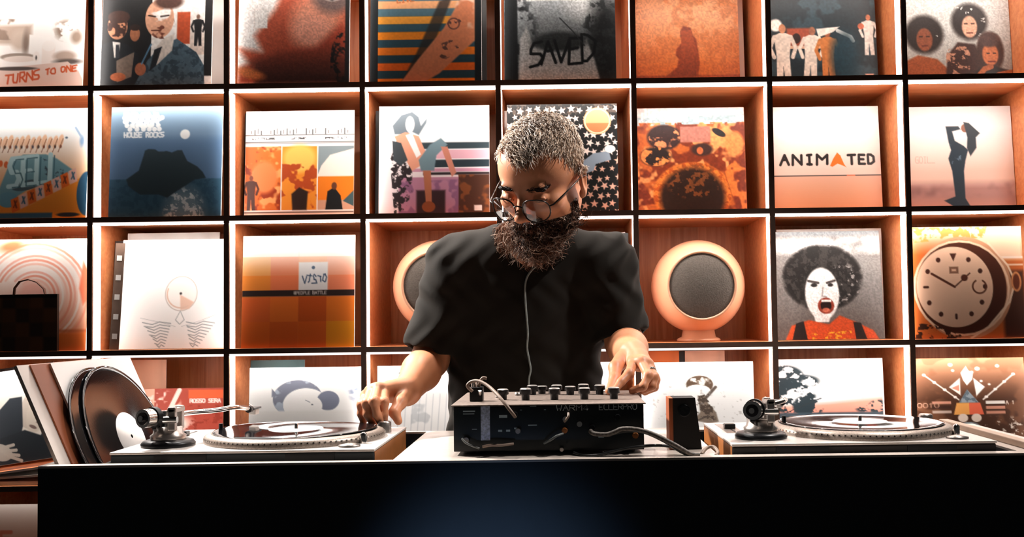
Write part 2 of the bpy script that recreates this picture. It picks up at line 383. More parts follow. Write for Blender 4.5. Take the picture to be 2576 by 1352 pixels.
def art_profile(n):
    a = Art(n, '#f1ebe8'); a.poly([(.45, 0), (.33, .3), (.15, .55), (.22, .7), (0, .66), (.1, .8), (0, .85), (0, 1), (1, 1), (1, 0)], '#b9543a', soft=10)
    a.ell(.7, .4, .22, .22, '#e39478', soft=22); a.ell(.66, .52, .18, .16, '#f0a48c', soft=18); a.grad('#a9452f', '#2c1f1f', .62, 1.0, a.m_poly([(.12, .78), (.35, .7), (.7, .66), (.92, .45), (1, .5), (1, 1), (.18, 1)], soft=12)); a.ell(.85, .15, .2, .2, '#6f5955', soft=14); a.ell(.84, .2, .07, .035, '#c9bdb8', soft=3); a.ell(.84, .2, .03, .03, '#2a2626', soft=2); a.line([(.74, .17), (.83, .12), (.95, .16)], .02, '#2f2726')
    a.ell(.12, .9, .12, .045, '#d67a45', soft=5, rot=15); a.rect(.96, .2, 1, 1, '#1d1b1c', soft=2); a.mottle('#161617', 14, .55, 2, a.m_ell(.95, .8, .12, .3)); a.rect(.14, .3, .26, .48, '#dccfc9'); a.rect(.145, .305, .255, .475, '#efeae7'); return a.grain(.25, sc=90)
def art_stripes(n):
    a = Art(n, '#1a2a33'); w0, w1 = .07, .94; y = .26; cs = ['#e9e4de', '#4f7280', '#efab78', '#4f6f7c', '#f2a23a', '#2f5260', '#f08a1c', '#2b4a58', '#ee7a1c', '#22404d', '#e8651b', '#25424e', '#ef7d1c']
    for k, c in enumerate(cs): a.rect(w0, .1 + k * .072, w1, .1 + (k + 1) * .072, c)
    a.rect(w0, 0, w1, .12, '#ece8e4'); a.poly([(.62, .25), (.74, .2), (.45, .98), (.28, 1), (.42, .72)], '#2a2422', soft=3, al=.8); a.poly([(.84, .18), (.95, .17), (.94, .62), (.62, .92), (.45, 1.02), (.26, 1.02), (.42, .8), (.66, .5)], '#d9835c', soft=2); a.mottle('#f3cfba', 5, .45, 6, a.m_poly([(.8, .2), (.94, .2), (.92, .5), (.7, .5)], soft=4))
    a.mottle('#5c3a35', 16, .55, 8, a.m_ell(.76, .47, .07, .06)); a.ring(.75, .46, .05, .012, '#6e4038'); a.mottle('#6a443a', 18, .54, 9, a.m_ell(.7, .7, .1, .08, rot=-35)); a.text('LIVE', .24, .22, .04, .01, '#cf6a34', slope=-.1); a.rect(.94, 0, 1, 1, '#101418'); a.rect(0, 0, .07, 1, '#101418'); return a.grain(.08)
def art_saved(n):
    a = Art(n, '#5d6468'); a.grad('#c9cdd0', '#55595b', .15, .75); a.ell(.8, .25, .25, .2, '#e7e7e6', soft=25); a.rect(0, .0, 1, .26, '#e4e4e3'); a.mottle('#1b1d1f', 10, .5, 3, a.m_ell(.12, .6, .16, .4, soft=14)); a.ell(.93, .65, .17, .45, '#1d1e1f', soft=22); a.mottle('#2a2c2d', 16, .52, 5, a.m_ell(.9, .6, .2, .4, soft=12))
    a.poly([(.13, 1), (.14, .62), (.2, .5), (.26, .68), (.38, .72), (.5, .6), (.6, .7), (.74, .62), (.8, .8), (.85, 1)], '#bdbcbb', soft=3); a.grad('#b9b8b8', '#dcd4cf', .7, 1, a.m_poly([(.13, 1), (.15, .75), (.8, .8), (.85, 1)], soft=5)); a.ell(.5, .64, .24, .09, '#303334', soft=6); a.rect(0, 0, .12, 1, '#17191b')
    a.text('SAVED', .23, .64, .23, .026, '#0e1012', wr=.44, gap=.18, jit=.018, slope=-.1); a.line([(.5, .42), (.62, .55), (.72, .68)], .01, '#2a2c2e'); return a.grain(.35, sc=100)
def art_silhouette(n):
    a = Art(n, '#cc7d45'); a.grad('#e2a474', '#b05a22', .2, .75); a.mottle('#a8551f', 6, .5, 3, al=.4); a.rect(0, .82, 1, 1, '#7c3311', soft=3); a.grad('#8a3a14', '#6a2b10', .84, 1, a.m_poly([(0, .84), (1, .82), (1, 1), (0, 1)]))
    a.poly([(.44, .38), (.47, .33), (.54, .35), (.56, .43), (.59, .46), (.61, .6), (.62, .7), (.6, .84), (.28, .84), (.4, .74), (.42, .66), (.39, .62), (.4, .56), (.46, .49), (.44, .44)], '#7a3010', soft=2); a.grad('#9c4416', '#6e2b10', .35, .8, a.m_poly([(.45, .38), (.54, .37), (.6, .6), (.58, .84), (.32, .84), (.44, .7)])); return a.grain(.25, sc=80)
def art_stage(n):
    a = Art(n, '#1c262b'); a.mottle('#31464f', 5, .5, 2, al=.7); a.ell(.06, .4, .06, .06, '#efe4da', soft=3); a.rect(.16, .43, .38, .6, '#93452f', soft=3); a.ell(.25, .53, .04, .05, '#2a1a18'); a.rect(.12, .6, .5, .63, '#c29a80')
    a.person(.12, .98, .6, '#cfc2b4', '#b67a58'); a.person(.36, .96, .55, '#d6c9bb', '#8f5c44', lean=.08); a.person(.54, .98, .55, '#b8713c', '#8d5033'); a.poly([(.44, .44), (.66, .42), (.6, .47), (.46, .52)], '#e3d8cc'); a.line([(.64, .46), (.76, .52), (.78, .56)], .035, '#e8e2da'); a.person(.93, .7, .4, '#d9cfc5', '#ad6647'); a.ell(.86, .42, .03, .03, '#b85f41')
    a.rect(0, .96, 1, 1, '#43251a', soft=6); a.ell(.7, .72, .13, .25, '#18313b', soft=14); a.rect(.88, .88, .96, .94, '#cf9a84'); return a.grain(.2)
def art_three(n):
    a = Art(n, '#b6bcba'); a.grad('#d8dcd9', '#8e8c86', .2, .9)
    for cx, cy, r, f in [(.19, .5, .18, '#7b4630'), (.62, .38, .17, '#d9a58a')]:
        a.mottle('#2a2320', 20, .2, 4, a.m_ell(cx, cy, r, r * 1.05, soft=7), sharp=20); a.ell(cx, cy + .05, r * .42, r * .62, f, soft=2); a.line([(cx - .045, cy + .02), (cx - .02, cy + .02)], .012, '#241713'); a.line([(cx + .02, cy + .02), (cx + .045, cy + .02)], .012, '#241713'); a.line([(cx - .025, cy + .11), (cx + .025, cy + .11)], .014, '#5a2a20')
    a.poly([(0, 1), (0, .76), (.12, .7), (.3, .74), (.42, .86), (.4, 1)], '#8a4a2c', soft=3); a.poly([(.36, 1), (.4, .7), (.5, .58), (.66, .6), (.74, .8), (.7, 1)], '#3a2621', soft=3); a.mottle('#b08068', 22, .55, 9, a.m_ell(.5, .75, .12, .16))
    a.ell(.8, .68, .13, .2, '#3a241c', soft=4); a.ell(.8, .7, .075, .11, '#b5693f', soft=2); a.ell(.8, .56, .1, .07, '#46302a', soft=3); a.line([(.77, .69), (.79, .69)], .012, '#2a1712'); a.line([(.83, .69), (.85, .69)], .012, '#2a1712'); a.line([(.78, .77), (.84, .77)], .016, '#6d2f20')
    a.poly([(.6, 1), (.66, .86), (.78, .8), (.98, .86), (1, 1)], '#1f1715', soft=3); a.line([(.62, .98), (.74, .84), (.8, .82)], .05, '#a15a33'); a.line([(.72, 1), (.88, .9), (1, .88)], .06, '#97512d'); return a.grain(.25, sc=90)
def art_cartoon(n):
    a = Art(n, '#f0efee'); a.grad('#f4f3f2', '#f0a468', .25, .75); a.poly([(-.1, .9), (.25, .82), (.5, .88), (.8, .72), (1, .6), (1, 1), (-.1, 1)], '#ee8a2a', soft=2); a.ell(1.0, .78, .09, .2, '#2f5570'); a.rect(0, .95, .7, 1, '#2c5470', soft=2); a.ell(.84, .97, .1, .02, '#2b2d33')
    for k in range(12):
        x = .2 + k * .05; a.ell(x, .32 - .01 * (k % 3), .024, .06, '#f0c2a0', rot=10); a.ell(x, .35, .01, .016, ['#3a4a63', '#2b2320', '#7a3a20'][k % 3]); a.line([(x - .02, .4), (x + .02, .28)], .006, '#8d4a2a')
    for k in range(5): a.ell(.22 + k * .05, .5 + .01 * k, .02, .03, '#e0632c')
    a.poly([(.2, .78), (.3, .5), (.42, .42), (.62, .42), (.72, .46), (.86, .56), (.74, .68), (.5, .72), (.32, .84)], '#6f97a2', soft=2); a.mottle('#3d4f58', 22, .55, 5, a.m_poly([(.6, .46), (.72, .5), (.84, .58), (.74, .68), (.62, .6)]))
    a.ell(.3, .83, .09, .07, '#6694a6'); a.ell(.46, .7, .13, .045, '#46565e', rot=-12); a.text('SELL', .3, .46, .25, .042, '#b6d3d6', wr=.36, gap=.35, slope=-.1); a.text('SELL', .335, .47, .25, .01, '#3c6470', wr=.36, gap=.35, slope=-.1)
    for k in range(8):
        x = .36 + k * .072; y = .87 - k * .036; a.poly([(x - .035, y - .04), (x + .03, y - .07), (x + .05, y + .05), (x - .015, y + .08)], ['#e8641c', '#eab2a2'][k % 2]); a.line([(x, y - .03), (x + .02, y + .03)], .014, ['#7a2f14', '#3d6076'][k % 2]); a.line([(x + .02, y - .03), (x - .005, y + .03)], .01, ['#7a2f14', '#3d6076'][k % 2])
    a.ell(.94, .3, .02, .05, '#88a6c8', soft=3); a.line([(.88, .18), (.93, .26)], .02, '#9fb6cf'); a.ell(.8, .27, .012, .01, '#5d6a78'); return a
def art_island(n):
    a = Art(n, '#5e7c9e'); a.grad('#8fa9bd', '#5b789c', 0, .45); a.grad('#5d7b9e', '#5c7b9f', .3, .66, a.m_poly([(0, .3), (1, .3), (1, .68), (0, .68)], soft=12)); a.rect(0, .66, 1, 1, '#3c6078', soft=1.5); a.mottle('#2f5068', 24, .5, 5, a.m_poly([(0, .66), (1, .66), (1, 1), (0, 1)]), al=.6)
    a.ell(.67, .97, .17, .22, '#9fb2be', soft=18, al=.7); m = a.m_ell(.67, .95, .17, .2, soft=8); m[a.v < .7] = 0; a.mottle('#e6ecef', 30, .52, 11, m)
    a.poly([(.15, .66), (.26, .58), (.3, .44), (.31, .4), (.34, .385), (.4, .39), (.43, .41), (.48, .41), (.5, .405), (.55, .42), (.6, .4), (.64, .4), (.69, .5), (.78, .55), (.83, .6), (.86, .655), (.76, .67), (.7, .71), (.62, .76), (.52, .83), (.44, .8), (.34, .8), (.28, .8), (.22, .76), (.17, .72)], '#2f3e46', soft=1.5)
    a.ell(.665, .255, .044, .044, '#f6f6f5', soft=1.5); 
    for k in range(26): a.ell(.12 + (k * .0137) % .33 + .02 * math.sin(k * 3), .1 + .05 * (k % 4) * .7, .022, .022, '#eef1f3')
    a.text('ROMANA', .12, .06, .06, .024, '#f3f5f6', wr=.8, gap=.12, jit=.004); a.text('TRIO', .18, .13, .055, .022, '#f3f5f6', wr=.8, gap=.15, jit=.004); a.text('HOUSE ROCKS', .12, .235, .042, .013, '#eef1f3', wr=.6, gap=.3, jit=.002); return a
def art_panels(n):
    a = Art(n, '#efeeed'); 
    for i, ch in enumerate('STEP  SPIRITUAL  JAZZ  TO  FREE'): 
        if ch != ' ': a.rect(.05 + i * .0295, .185 - .01 * (i % 3), .058 + i * .0295 + (.004 if i % 2 else 0), .215 + .008 * (i % 2), '#4b4e50')
    a.rect(0, .225, 1, .232, '#2a2c2e'); a.rect(0, .29, 1, .298, '#2a2c2e'); a.rect(0, .305, 1, .309, '#5c5e60'); a.text('UNIVERSAL', .06, .252, .02, .007, '#555', wr=1, gap=.4) if False else None
    for x0, x1 in ((.06, .27), (.42, .56), (.73, .93)): a.mottle('#4a4c4e', 60, .42, 3, a.m_poly([(x0, .25), (x1, .25), (x1, .27), (x0, .27)]))
    a.rect(0, .335, .33, .93, '#d26a28'); a.mottle('#f0a262', 8, .5, 4, a.m_poly([(0, .335), (.33, .335), (.33, .93), (0, .93)])); a.mottle('#8f3312', 9, .56, 8, a.m_poly([(0, .335), (.33, .335), (.33, .93), (0, .93)])); a.ell(.18, .62, .12, .15, '#e5824a', soft=5)
    a.rect(.34, .335, .66, .93, '#e28a2c'); a.ell(.5, .45, .15, .13, '#f3b85a', soft=8); a.mottle('#a9441a', 10, .5, 12, a.m_poly([(.34, .5), (.66, .5), (.66, .93), (.34, .93)])); a.poly([(.44, .93), (.43, .78), (.5, .72), (.58, .76), (.57, .93)], '#2a1a15', soft=2)
    a.rect(.67, .335, 1, .93, '#f0ddd2'); a.poly([(.67, .335), (1, .335), (1, .36), (.78, .42), (.7, .52), (.67, .6)], '#7d8b90'); a.rect(.67, .62, 1, .93, '#e0791d'); a.poly([(.67, .62), (.78, .6), (1, .6), (1, .56), (.7, .56)], '#f1ded2'); a.rect(.67, .84, 1, .93, '#c9997e'); a.poly([(.74, .93), (.76, .76), (.82, .72), (.88, .8), (.9, .93)], '#17191b'); a.ell(.82, .71, .025, .035, '#5c3524'); a.poly([(.9, .85), (1, .75), (1, .9)], '#3b5458')
    a.person(.06, .93, .33, '#4a2317', '#7a3b22'); a.rect(0, .94, 1, 1, '#f0c8b2'); a.rect(0, .945, 1, .955, '#4e3a32'); return a
def art_bench(n):
    a = Art(n, '#f0eeee'); a.grad('#f3f2f2', '#ead6d8', .25, .8); a.rect(.35, .34, 1, .4, '#2f3c42'); a.rect(.4, .41, 1, .49, '#dfa9b6'); a.rect(.42, .5, 1, .57, '#27333a'); a.rect(.3, .58, 1, .61, '#c98fa4'); a.rect(.4, .615, 1, .64, '#33282b'); a.rect(.18, .66, .74, 1, '#b87f97'); a.mottle('#8f5f80', 8, .52, 3, a.m_poly([(.18, .7), (.74, .68), (.72, 1), (.18, 1)])); a.rect(.72, .64, 1, 1, '#4a2a1e', soft=2); a.mottle('#7c4424', 9, .5, 6, a.m_poly([(.72, .64), (1, .64), (1, 1), (.72, 1)])); a.rect(.86, .92, .93, .97, '#e6ccc4')
    a.mottle('#2b2325', 22, .42, 5, a.m_poly([(.1, .5), (.16, .32), (.3, .5), (.3, .8), (.22, 1), (.14, 1)])); a.rect(.34, .78, .6, 1, '#372225', soft=3)
    a.poly([(.14, .26), (.12, .18), (.2, .08), (.3, .05), (.36, .1), (.38, .18), (.44, .1), (.43, .16), (.36, .27), (.3, .24), (.22, .26)], '#67727a', soft=2); a.ell(.28, .17, .04, .075, '#e9e3df'); a.poly([(.14, .28), (.24, .24), (.36, .28), (.42, .42), (.4, .54), (.3, .6), (.2, .42)], '#e29b80'); a.poly([(.24, .27), (.3, .25), (.38, .45), (.34, .48)], '#f3f1f0'); a.poly([(.12, .32), (.2, .34), (.26, .5), (.2, .55), (.13, .5)], '#3b4247')
    a.poly([(.36, .5), (.46, .36), (.56, .3), (.62, .36), (.52, .46), (.5, .6), (.38, .6)], '#6e858f', soft=1.5); a.poly([(.56, .38), (.62, .38), (.7, .62), (.66, .66)], '#c77f6a'); a.poly([(.4, .6), (.47, .6), (.48, .92), (.43, .95)], '#b56e50'); a.ell(.45, .93, .06, .05, '#8f4c2c')
    a.line([(.54, .09), (.56, .06), (.56, .1), (.62, .08), (.7, .1)], .006, '#9a9a9c'); a.line([(.76, .06), (.79, .1), (.77, .12), (.83, .09), (.9, .09), (.96, .085)], .006, '#9a9a9c'); return a
def art_stars(n):
    a = Art(n, '#151516'); r = random.Random(3); a.mottle('#4c4039', 30, .5, 3, a.m_poly([(0, 0), (1, 0), (1, .1), (0, .1)]))
    for i in range(13):
        for j in range(13):
            a.star(.03 + i * .08 + r.uniform(-.014, .014) + .04 * (j % 2), .05 + j * .08 + r.uniform(-.014, .014), r.uniform(.028, .043), '#efd9d0' if j < 6 else '#e6b09a', r.uniform(0, 72))
    a.ell(.82, .16, .125, .125, '#f0a878'); m = a.m_poly([(.6, .18), (1, .18), (1, .4), (.6, .4)]) * np.clip(a.m_ell(.82, .16, .105, .105), 0, 1); a.blend(m, '#e2764a'); a.ring(.82, .16, .112, .008, '#f8d2b4')
    a.poly([(.66, .55), (.78, .46), (.92, .44), (.94, .52), (.8, .56), (.78, .62), (.66, .66), (.64, .6)], '#8d98a6'); a.ell(.93, .42, .05, .035, '#ece2dc'); a.ell(.66, .41, .03, .02, '#d8703f', rot=-30); return a
def art_collage(n):
    a = Art(n, '#c2622a'); a.mottle('#7a2f16', 6, .46, 3); a.mottle('#eb9a5c', 7, .57, 9); a.rect(0, 0, 1, .14, '#eceae9'); a.mottle('#a9c3cb', 20, .45, 5, a.m_poly([(0, .09), (1, .07), (1, .15), (0, .17)])); a.ell(.25, .28, .16, .12, '#33201f', soft=3); a.mottle('#dd8a5c', 14, .56, 8, a.m_ell(.25, .28, .15, .1)); a.rect(.4, .18, .68, .33, '#b97566', soft=2); a.ell(.76, .24, .07, .03, '#1f1a1b', rot=30)
    a.ell(.17, .46, .14, .09, '#241816', soft=4); a.mottle('#e88a49', 16, .56, 4, a.m_ell(.17, .46, .14, .09)); a.ell(.6, .4, .1, .06, '#3a211c', soft=3); a.ell(.58, .41, .03, .035, '#c6673a'); a.ell(.5, .82, .36, .3, '#e07c33', soft=3); a.mottle('#b4521d', 26, .5, 2, a.m_ell(.5, .82, .36, .3)); a.ell(.5, .85, .3, .28, '#2c1a12', soft=8); a.mottle('#74401f', 22, .56, 7, a.m_ell(.52, .7, .25, .16, soft=6)); a.poly([(.8, .6), (1, .4), (1, 1), (.9, .95)], '#7d2f14', soft=3); a.mottle('#e07a35', 8, .5, 1, a.m_poly([(.8, .6), (1, .4), (1, 1), (.9, .95)])); a.ell(.9, .35, .09, .12, '#e48b4c', soft=4); return a.grain(.2)
def art_animated(n):
    a = Art(n, '#f1efee'); a.grad('#f3f2f1', '#e2c2b3', .18, .6); a.rect(0, .66, 1, 1, '#dba58c', soft=1); a.grad('#d9a78f', '#e29468', .66, 1, a.m_poly([(0, .66), (1, .66), (1, 1), (0, 1)])); a.rect(0, .652, 1, .662, '#3c3636'); a.rect(.68, .652, .76, .662, '#d8704a')
    x = .07
    for ch, w_ in zip('ANIM', (.095, .1, .085, .12)):
        a.text(ch, x, .46, .09, .024, '#211c1b', wr=w_ / .09 * .8, gap=0, jit=.003); x += w_ + .02
    a.poly([(.6, .44), (.63, .47), (.66, .55), (.68, .58), (.65, .565), (.6, .545), (.55, .575), (.53, .565), (.56, .5)], '#df6d24'); x = .7
    for ch, w_ in zip('TED', (.085, .07, .07)):
        a.text(ch, x, .465, .085, .024, '#211c1b', wr=w_ / .09 * .8, gap=0, jit=.002); x += w_ + .015
    return a
def art_dancer(n):
    a = Art(n, '#f1efee'); a.grad('#f4f3f2', '#e3bfae', .2, .62); a.rect(0, .74, 1, 1, '#a77d76', soft=14); a.mottle('#7c5c5a', 5, .5, 3, a.m_poly([(0, .78), (1, .74), (1, .9), (0, .9)], soft=12), sharp=3); a.grad('#a67c74', '#c58a78', .86, 1, a.m_poly([(0, .86), (1, .86), (1, 1), (0, 1)], soft=8))
    b = '#26333d'; a.poly([(.42, .96), (.44, .9), (.42, .62), (.39, .5), (.42, .42), (.4, .34), (.38, .19), (.5, .19), (.52, .22), (.44, .24), (.46, .33), (.54, .38), (.58, .42), (.55, .52), (.53, .62), (.53, .88), (.58, .97)], b, soft=1.5); a.poly([(.33, .9), (.44, .86), (.58, .97), (.44, .97)], b, soft=1.5)
    a.ell(.56, .21, .035, .04, '#8f5f4c'); a.poly([(.55, .15), (.6, .16), (.7, .26), (.66, .3), (.66, .4), (.6, .48), (.57, .4), (.58, .3)], '#2b3339', soft=1.5); a.mottle('#5c6f7d', 22, .58, 4, a.m_poly([(.42, .35), (.52, .38), (.5, .6), (.42, .55)])); a.text('GOIL_', .08, .48, .06, .006, '#c9a698', wr=.5, gap=.25); return a
def art_ripples(n):
    a = Art(n, '#f3d6c8'); a.grad('#f4e6e0', '#e0784a', .3, 1.0)
    for k in range(12): a.ring(.52, .52, .08 + k * .036, .02, ['#e8a08c', '#f4e3da', '#eeb6a2', '#e58a70'][k % 4], a0=-120 - 5 * k, a1=80 + 4 * k, al=.8)
    a.ell(.5, .5, .12, .12, '#f0b0a0', soft=10); a.poly([(.95, .2), (1, .3), (1, .55), (.96, .6), (.92, .45)], '#e57858', soft=3); a.ell(.3, .06, .12, .05, '#e6764e', soft=8, rot=-10); a.rect(0, .83, 1, 1, '#e06a2c', soft=8); a.rect(0, .82, 1, .83, '#b7512c', soft=5); return a
def art_disc(n):
    a = Art(n, '#f1efee'); a.ell(.58, .5, .15, .16, '#b9aca6'); a.ell(.58, .5, .143, .153, '#f0eae6'); a.poly([(.57, .51), (.7, .58), (.66, .64), (.58, .65)], '#e0bba8', soft=2); a.ring(.58, .5, .13, .012, '#d9b7a5', 60, 200); a.ell(.575, .5, .012, .012, '#3b3534')
    a.line([(.58, .66), (.54, .74), (.58, .78), (.62, .74), (.58, .66)], .006, '#9aa0a3'); a.line([(.22, .72), (.4, .76), (.54, .8)], .004, '#b7bbbd'); a.line([(.9, .7), (.74, .76), (.6, .8)], .004, '#b7bbbd')
    for s_ in (-1, 1):
        for k in range(9): y = .76 + k * .026; w_ = .13 - k * .012; cx = .57 + s_ * (.2 - k * .006); a.line([(cx - w_, y + .01 * math.sin(k * 2)), (cx - w_ * .3, y + .02), (cx + w_ * .2, y - .004), (cx + w_, y + .012)], .007, '#7c878c')
    return a
def art_checker(n):
    a = Art(n, '#ee8140'); g = [['#f3e6dc', '#f3eae2', '#f3e9e2', '#f4e6de'], ['#f0a45f', '#ec8a66', '#f0a070', '#efa285'], ['#ef8a34', '#ee7c50', '#ee8242', '#ee8560'], ['#e8682c', '#ee7428', '#d2571a', '#ee7a26'], ['#ea6a22', '#e0601e', '#e2621c', '#f0941c']]
    for j, y0 in enumerate((0, .19, .36, .55, .77)):
        y1 = (.19, .36, .55, .77, 1.)[j]
        for i in range(4): a.rect(i / 4, y0, (i + 1) / 4, y1, g[j][i])
    a.rect(0, 0, 1, .24, '#f3e8e0', soft=30, al=.8); a.rect(.5, .24, .76, .5, '#ece7e6'); a.text('VISTO', .53, .36, .06, .01, '#3b506e', wr=.6, gap=.3, jit=.012); a.ell(.63, .29, .015, .015, '#5a6c84'); a.rect(0, .49, 1, .545, '#2b1d1a'); a.text('#PEOPLE BATTLE', .46, .503, .026, .006, '#d9cfc9', wr=.62, gap=.3); return a
def art_scream(n):
    a = Art(n, '#8b8683'); a.grad('#8f8c8a', '#5a5350', .3, .9); a.mottle('#f3f2f1', 4, .2, 3, a.m_poly([(0, .07), (1, .05), (1, .2), (0, .2)], soft=10), sharp=6); a.rect(0, 0, 1, .04, '#9aa5ab', soft=6)
    m = a.m_ell(.46, .43, .36, .3, soft=5); a.blend(m, '#383432'); a.mottle('#211e1d', 26, .42, 3, m); a.mottle('#8f8a87', 30, .62, 9, a.m_ell(.66, .5, .14, .2, soft=6)); a.ell(.45, .58, .155, .24, '#eeebe9', soft=2); a.poly([(.32, .6), (.58, .6), (.5, .84), (.38, .84)], '#eeebe9', soft=2)
    a.line([(.33, .46), (.42, .48)], .022, '#4b4442'); a.line([(.5, .48), (.57, .46)], .022, '#4b4442'); a.ell(.38, .5, .03, .018, '#2b2726'); a.ell(.53, .5, .025, .016, '#2b2726'); a.line([(.46, .52), (.45, .6), (.49, .61)], .012, '#a39b97'); a.ell(.48, .69, .075, .075, '#8c3b2a'); a.ell(.48, .69, .05, .05, '#231412'); a.rect(.44, .635, .53, .655, '#f2eeea'); a.ell(.48, .73, .035, .02, '#c46a52')
    a.poly([(.1, 1), (.16, .87), (.32, .82), (.4, .84), (.5, .86), (.6, .78), (.74, .84), (.9, .92), (.95, 1)], '#c24c26', soft=2); a.poly([(.16, 1), (.2, .85), (.27, .83), (.3, 1)], '#241c1b'); a.poly([(.74, 1), (.72, .84), (.79, .85), (.84, 1)], '#241c1b'); a.mottle('#e2a22e', 30, .5, 5, a.m_poly([(.34, .94), (.7, .92), (.7, 1), (.34, 1)])); return a.grain(.25, sc=100)
def art_dial(n):
    a = Art(n, '#8a3a16'); a.grad('#f3d9c8', '#c8622a', 0, .25, horiz=False); a.rect(.6, 0, 1, .3, '#efc2a2', soft=6); a.rect(.5, .27, 1, .29, '#f4d3bf'); a.rect(.5, .34, 1, .355, '#f0c4a8'); a.rect(.8, .4, 1, 1, '#4a2212', soft=6); a.mottle('#f08a44', 20, .45, 3, a.m_poly([(.02, 0), (.7, 0), (.66, .1), (.02, .14)])); a.ell(.46, .55, .43, .46, '#c98a66'); a.ell(.44, .55, .4, .43, '#4a2010'); a.ring(.44, .55, .42, .02, '#efc4a4'); a.ell(.38, .54, .34, .36, '#f0c0a2')
    for k in range(12):
        q = R(k * 30); x, y = .38 + .27 * math.sin(q), .54 - .28 * math.cos(q)
        if k in (6, 9): a.line([(x - .03 * math.sin(q), y + .03 * math.cos(q)), (x, y)], .022, '#4a2216')
        elif k: a.ell(x, y, .02, .022, '#4a2216')
    a.poly([(.35, .24), (.41, .24), (.38, .31)], '#4a2216'); a.line([(.38, .54), (.18, .42)], .02, '#5a2a1a'); a.line([(.38, .54), (.52, .42)], .012, '#5a2a1a'); a.ell(.47, .46, .03, .03, '#5a2a1a'); a.ring(.6, .54, .06, .014, '#6a3420', -60, 240); a.rect(.34, .36, .42, .42, '#8a5a44'); a.rect(.36, .38, .4, .4, '#e9b89a'); a.line([(.7, .15), (.86, .35), (.92, .5), (.86, .68), (.66, .9), (.5, 1)], .018, '#f2cdb0'); a.ell(.93, .5, .045, .09, '#d98a56'); a.ell(.93, .5, .03, .07, '#6a2d14'); a.mottle('#3a1c10', 20, .55, 6, a.m_poly([(.05, .86), (.5, .93), (.4, 1), (0, 1)])); return a
def art_portrait(n):
    a = Art(n, '#c9c4bd'); a.grad('#b9c4cb', '#d2cac0', .0, .4); a.mottle('#8fa3b0', 4, .5, 3, a.m_poly([(0, 0), (.6, 0), (.3, .3), (0, .4)], soft=12), sharp=4); a.mottle('#c77060', 20, .5, 9, a.m_poly([(.16, .2), (.3, .18), (.3, .7), (.2, .7)])); a.ell(.82, .27, .1, .13, '#23282d', rot=20); a.ell(.78, .45, .22, .15, '#b8ada2', rot=-58); a.poly([(.24, .62), (.34, .42), (.5, .3), (.66, .3), (.64, .62), (.6, .72), (.3, .72)], '#262c33', soft=2); a.ell(.84, .5, .13, .22, '#bfb4a8', rot=28, soft=3); a.line([(.76, .38), (.84, .36)], .016, '#2b2b2d'); a.line([(.86, .44), (.96, .48)], .02, '#26262a'); a.line([(.8, .52), (.85, .55), (.82, .6)], .012, '#6a625c'); a.ell(.77, .64, .05, .018, '#6a5650', rot=25)
    a.poly([(.3, .72), (.66, .66), (.86, .74), (1, .6), (1, 1), (.2, 1)], '#1f252b', soft=2); a.ell(.32, .86, .16, .09, '#b3aba1', rot=18)
    for k in range(4): a.line([(.3 + k * .04, .82 + k * .03), (.5 + k * .03, .8 + k * .06)], .035, '#b9b0a5')
    return a
def art_cap(n):
    a = Art(n, '#f2f1f0'); a.v = a.v / .66; m = a.m_ell(.43, .42, .22, .25); m = np.minimum(m, 1 - np.clip(a.m_ell(.5, .5, .2, .22), 0, 1)); a.blend(m, '#7c8090'); a.mottle('#aab4c4', 12, .5, 3, m); a.poly([(.2, .28), (.24, .35), (.2, .4)], '#7c8090'); a.ell(.7, .45, .1, .13, '#777c8f'); a.ell(.5, .52, .15, .16, '#f2f0ef'); a.line([(.5, .44), (.54, .47)], .008, '#8b8f98'); a.ell(.56, .5, .01, .008, '#5d6068'); a.rect(0, .58, 1, 1, '#eceae8', soft=4); a.mottle('#97a1b8', 8, .45, 4, a.m_ell(.93, .25, .05, .2, soft=5)); return a
def art_shirt(n):
    a = Art(n, '#e4e3e2'); a.v = a.v / .85
    for k in range(16): a.line([(.08 + k * .06, .3), (.04 + k * .06, 1)], .008, '#a9adb2', al=.6)
    a.rect(0, 0, 1, .22, '#f2f1f0', soft=6); a.ell(.32, .06, .14, .025, '#3a3f42', rot=-8); a.mottle('#8a8f94', 24, .55, 3, a.m_ell(.75, .35, .1, .2, soft=6), al=.7); a.mottle('#9aa0a6', 7, .56, 5, a.m_poly([(.3, .4), (1, .4), (1, 1), (.3, 1)]), al=.5); a.ell(.84, .68, .1, .1, '#40474a'); a.ell(.85, .7, .085, .09, '#e9c3b4'); a.ell(.62, .84, .07, .12, '#e6b5a4', rot=25); a.ell(.82, .86, .05, .12, '#e8bcab'); return a
def art_tree(n):
    a = Art(n, '#f3f2f2'); a.v = a.v / .72; a.grad('#e9ecee', '#cfd8dd', .3, .6); a.grad('#e7a894', '#d97f70', .52, .85, a.m_poly([(0, .6), (.5, .56), (1, .5), (1, 1), (0, 1)], soft=8)); a.line([(.8, .5), (1, .44)], .02, '#b9c3cb', soft=6)
    for cx, cy, rx, ry, sd in ((.1, .22, .17, .14, 1), (.25, .28, .16, .08, 2), (.13, .48, .24, .2, 3), (.3, .6, .14, .14, 4), (.95, .62, .1, .09, 5), (.8, .64, .06, .04, 6)): a.mottle('#25333a', 15, .46, sd, a.m_ell(cx, cy, rx, ry, soft=4), sharp=20)
    a.line([(-.02, .75), (.2, .62), (.42, .5)], .012, '#2a3338'); a.rect(0, .68, 1, 1, '#3a4a55', soft=3); a.rect(.985, 0, 1, 1, '#f2f1f0'); return a
